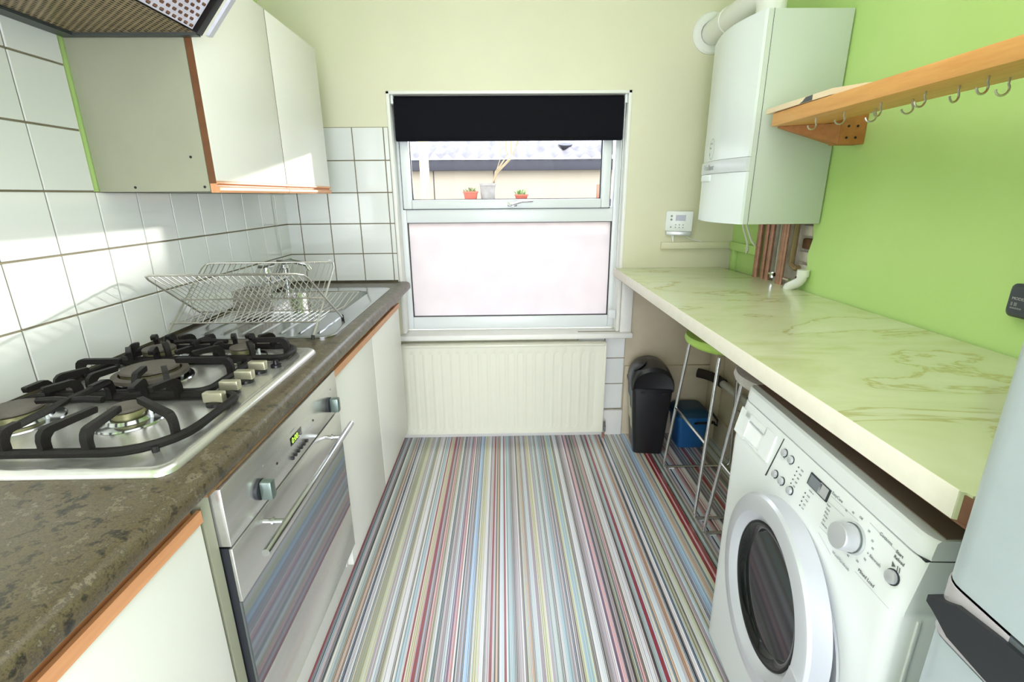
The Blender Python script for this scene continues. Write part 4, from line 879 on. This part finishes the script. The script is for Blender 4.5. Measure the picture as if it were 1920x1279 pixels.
# black plug-in device at the right edge
ph = MB(); L = []
for dx, e in ((0, 0), (.022, 0), (.028, .006)):
    yA, yB, zA, zB = -1.552+e, -1.462-e, 1.052+e, 1.128-e; r_ = .014
    lp = []
    for (cy0, cz0_, a0) in ((yB-r_, zB-r_, 0), (yA+r_, zB-r_, 90), (yA+r_, zA+r_, 180), (yB-r_, zA+r_, 270)):
        for k in range(5): a = math.radians(a0+90*k/4); lp.append((W_-.001-dx, cy0+r_*math.cos(a), cz0_+r_*math.sin(a)))
    L.append(lp)
ph.loft(L, mat('charcoal_plastic', '3c424c', .4), cap0=True, cap1=True); ph = ph.obj('power_adapter', origin=(W_, -1.5, 1.09)); tag(ph, 'dark grey plug adapter on the green wall at the right edge of the photo', 'adapter')
for s_, z in (('MODEL', 1.092), ('|| |||', 1.080), ('=====', 1.070)): text(s_, .009, (W_-.0295, -1.475, z), XD, YD, silver, ph)

# ------------------------------------------------------------------ stools
def stool(cx, cy, seat_m, label, sdy=0):
    t = thing('bar_stool', (cx, cy, 0), label, 'stool', 'bar stools under the marble worktop')
    MB().lathe((cx-.008, cy+sdy, .706), (0, 0, 1), [(.11, 0), (.160, .004), (.178, .016), (.184, .031), (.178, .046), (.150, .054), (.05, .056)], 40, seat_m).obj('seat', t, smooth=50)
    fr_ = MB(); hx_ = .165; 
    for sgn in (1, -1):
        yb_ = cy+sgn*.205; yt = cy+sgn*.15
        pts = [(cx-.115, yt, .708), (cx-.118, yt+sgn*.002, .68), (cx-.167, yb_-sgn*.002, .035), (cx-.165, yb_, .018), (cx-.150, yb_, .0085), (cx+.150, yb_, .0085), (cx+.165, yb_, .018), (cx+.167, yb_-sgn*.002, .035), (cx+.118, yt+sgn*.002, .68), (cx+.115, yt, .708)]
        MB().tube(pts, .0075, 10, chrome).obj('leg_frame', t, smooth=50)
        MB().box(cx-.14, cx-.115, yb_-.007, yb_+.007, 0, .004, pvc).obj('foot_pad', t)
    for z, k in ((.345, .50),):
        for sx in (-1, 1):
            xx = cx+sx*(.118+(.167-.118)*(.69-z)/.655); yy = .152+(.203-.152)*(.69-z)/.655
            MB().cyl((xx, cy-yy, z), (xx, cy+yy, z), .006, n=10, m=chrome).obj('footrest', t)
    return t
stool(2.052, -.594, lime_pl, 'chrome bar stool with lime green seat tucked under the marble worktop')
stool(2.052, -1.098, grey_fab, 'chrome bar stool with pale grey seat beside the washing machine', .035)

# ------------------------------------------------------------------ swing bin
bn = thing('swing_bin', (1.86, -.145, 0), 'tall black plastic swing-lid bin with paper sticker by the radiator', 'bin')
BM = Matrix.Translation((1.858, -.145, 0)) @ Matrix.Rotation(math.radians(-7), 4, 'Z')
def bxf(loop): return [BM @ Vector(p) for p in loop]
mb = MB(); mb.loft([bxf(rrect(-.074, .074, -.098, .082, .02, 0.001)), bxf(rrect(-.077, .077, -.102, .085, .022, .01)), bxf(rrect(-.102, .102, -.112, .100, .024, .36)), bxf(rrect(-.102, .102, -.112, .100, .024, .375))], plastic_black, cap0=True, cap1=True); mb.obj('body', bn, smooth=40)
mb = MB(); NL = 16; L = []
def arch(y, w_, h_, zb_):
    lp = [(w_*math.cos(PI*k/NL), y, zb_+h_*math.sin(PI*k/NL)**.85) for k in range(NL+1)]
    return lp
L = [arch(-.116, .088, .082, .378), arch(-.121, .101, .096, .376), arch(-.110, .106, .116, .376), arch(-.02, .108, .126, .376), arch(.08, .105, .118, .376), arch(.104, .096, .095, .376)]
mb.loft([bxf(l) for l in L], plastic_black, cap0=True, cap1=True)
mb.loft([bxf(rrect(-.107, .107, -.119, .106, .026, .362)), bxf(rrect(-.108, .108, -.120, .107, .027, .378)), bxf(rrect(-.102, .102, -.112, .10, .024, .382))], plastic_black); mb.obj('lid', bn, smooth=45)
sflap = MB(); L = []
for k in range(20):
    a = 2*PI*k/20; L.append((a,))
cen = math.radians(128)
def lidp(th, y, off): 
    return BM @ Vector(((.108+off)*math.cos(th), y, .376+(.126+off)*max(math.sin(th), 0)**.85))
o1 = [lidp(cen+.42*math.cos(2*PI*k/24), -.01+.075*math.sin(2*PI*k/24), .0015) for k in range(24)]; o2 = [lidp(cen+.37*math.cos(2*PI*k/24), -.01+.066*math.sin(2*PI*k/24), .005) for k in range(24)]
o3 = [lidp(cen+.15*math.cos(2*PI*k/24), -.01+.03*math.sin(2*PI*k/24), .0055) for k in range(24)]
sflap.loft([o1, o2, o3], plastic_black, cap1=True); sflap.obj('swing_flap', bn, smooth=50)
def side_quad(y0, y1, z0, z1, off=.0015):
    def X(z): return -(.077+(.025)*(z-.01)/.35) - off
    return [BM @ Vector((X(z0), y0, z0)), BM @ Vector((X(z0), y1, z0)), BM @ Vector((X(z1), y1, z1)), BM @ Vector((X(z1), y0, z1))]
st_ = MB(); st_.face(side_quad(-.075, -.02, .13, .245), sticker); st_.face(side_quad(-.012, .055, .16, .29), sticker); st_.obj('sticker', bn, smooth=0, label='cream paper stickers')
st_ = MB(); st_.face(side_quad(-.02, .02, .295, .325), sticker_blue); st_.obj('sticker', bn, smooth=0, label='small blue sticker')
clip = MB()
for xx in (-.06, -.01, .045): clip.box(xx, xx+.022, -.1155, -.108, .348, .358, rubber)
clip.xf(BM).obj('rim_slots', bn)

# blue caddy
bc = thing('food_caddy', (2.1, -.12, 0), 'small blue food waste caddy with dark lid and black handle behind the stool', 'bin')
x0, x1, y0, y1 = 2.012, 2.185, -.205, -.035
mb = MB(); mb.loft([rrect(x0+.018, x1-.018, y0+.018, y1-.012, .02, .001), rrect(x0+.004, x1-.004, y0+.004, y1-.004, .022, .165), rrect(x0-.003, x1+.003, y0-.003, y1+.003, .022, .166), rrect(x0-.003, x1+.003, y0-.003, y1+.003, .022, .186)], blue_pl, cap0=True, cap1=True); mb.obj('body', bc)
mb = MB(); mb.loft([rrect(x0-.005, x1+.005, y0-.006, y1+.004, .022, .187), rrect(x0-.004, x1+.004, y0-.004, y1+.004, .022, .200), rrect(x0+.015, x1-.015, y0+.015, y1-.006, .022, .218), rrect(x0+.04, x1-.04, y0+.04, y1-.02, .02, .222)], blue_dark, cap0=True, cap1=True); mb.obj('lid', bc, smooth=40)
mb = MB(); mb.tube([(x1+.006, y0+.05, .150), (x1+.014, y0-.01, .162), (x1-.01, y0-.022, .166), (x0+.09, y0-.024, .166), (x0+.085, y0-.012, .158)], .006, 8, plastic_black); mb.tube([(x1+.006, y0+.05, .150), (x1+.026, y0-.02, .150), (x1+.04, y0+.01, .165), (x1+.03, y0+.09, .19)], .006, 8, plastic_black); mb.obj('handle', bc)

# horizontal waste pipe along wall
hp = thing('wall_waste_pipe', (2.235, -.3, .37), 'grey waste pipe with dark foam end running along the wall under the worktop', 'pipe')
MB().cyl((2.232, -.17, .372), (2.238, -1.33, .40), .019, n=16, m=grey_pipe).obj('pipe', hp)
MB().tube([(2.165, -.0175, .372), (2.20, -.045, .370), (2.225, -.09, .371), (2.232, -.19, .374)], .026, 14, foam).obj('foam_sleeve', hp, smooth=50)
MB().tube([(2.24, -.42, .01), (2.24, -.42, .33), (2.24, -.43, .36)], .008, 8, copper_old).obj('branch_pipe', hp)
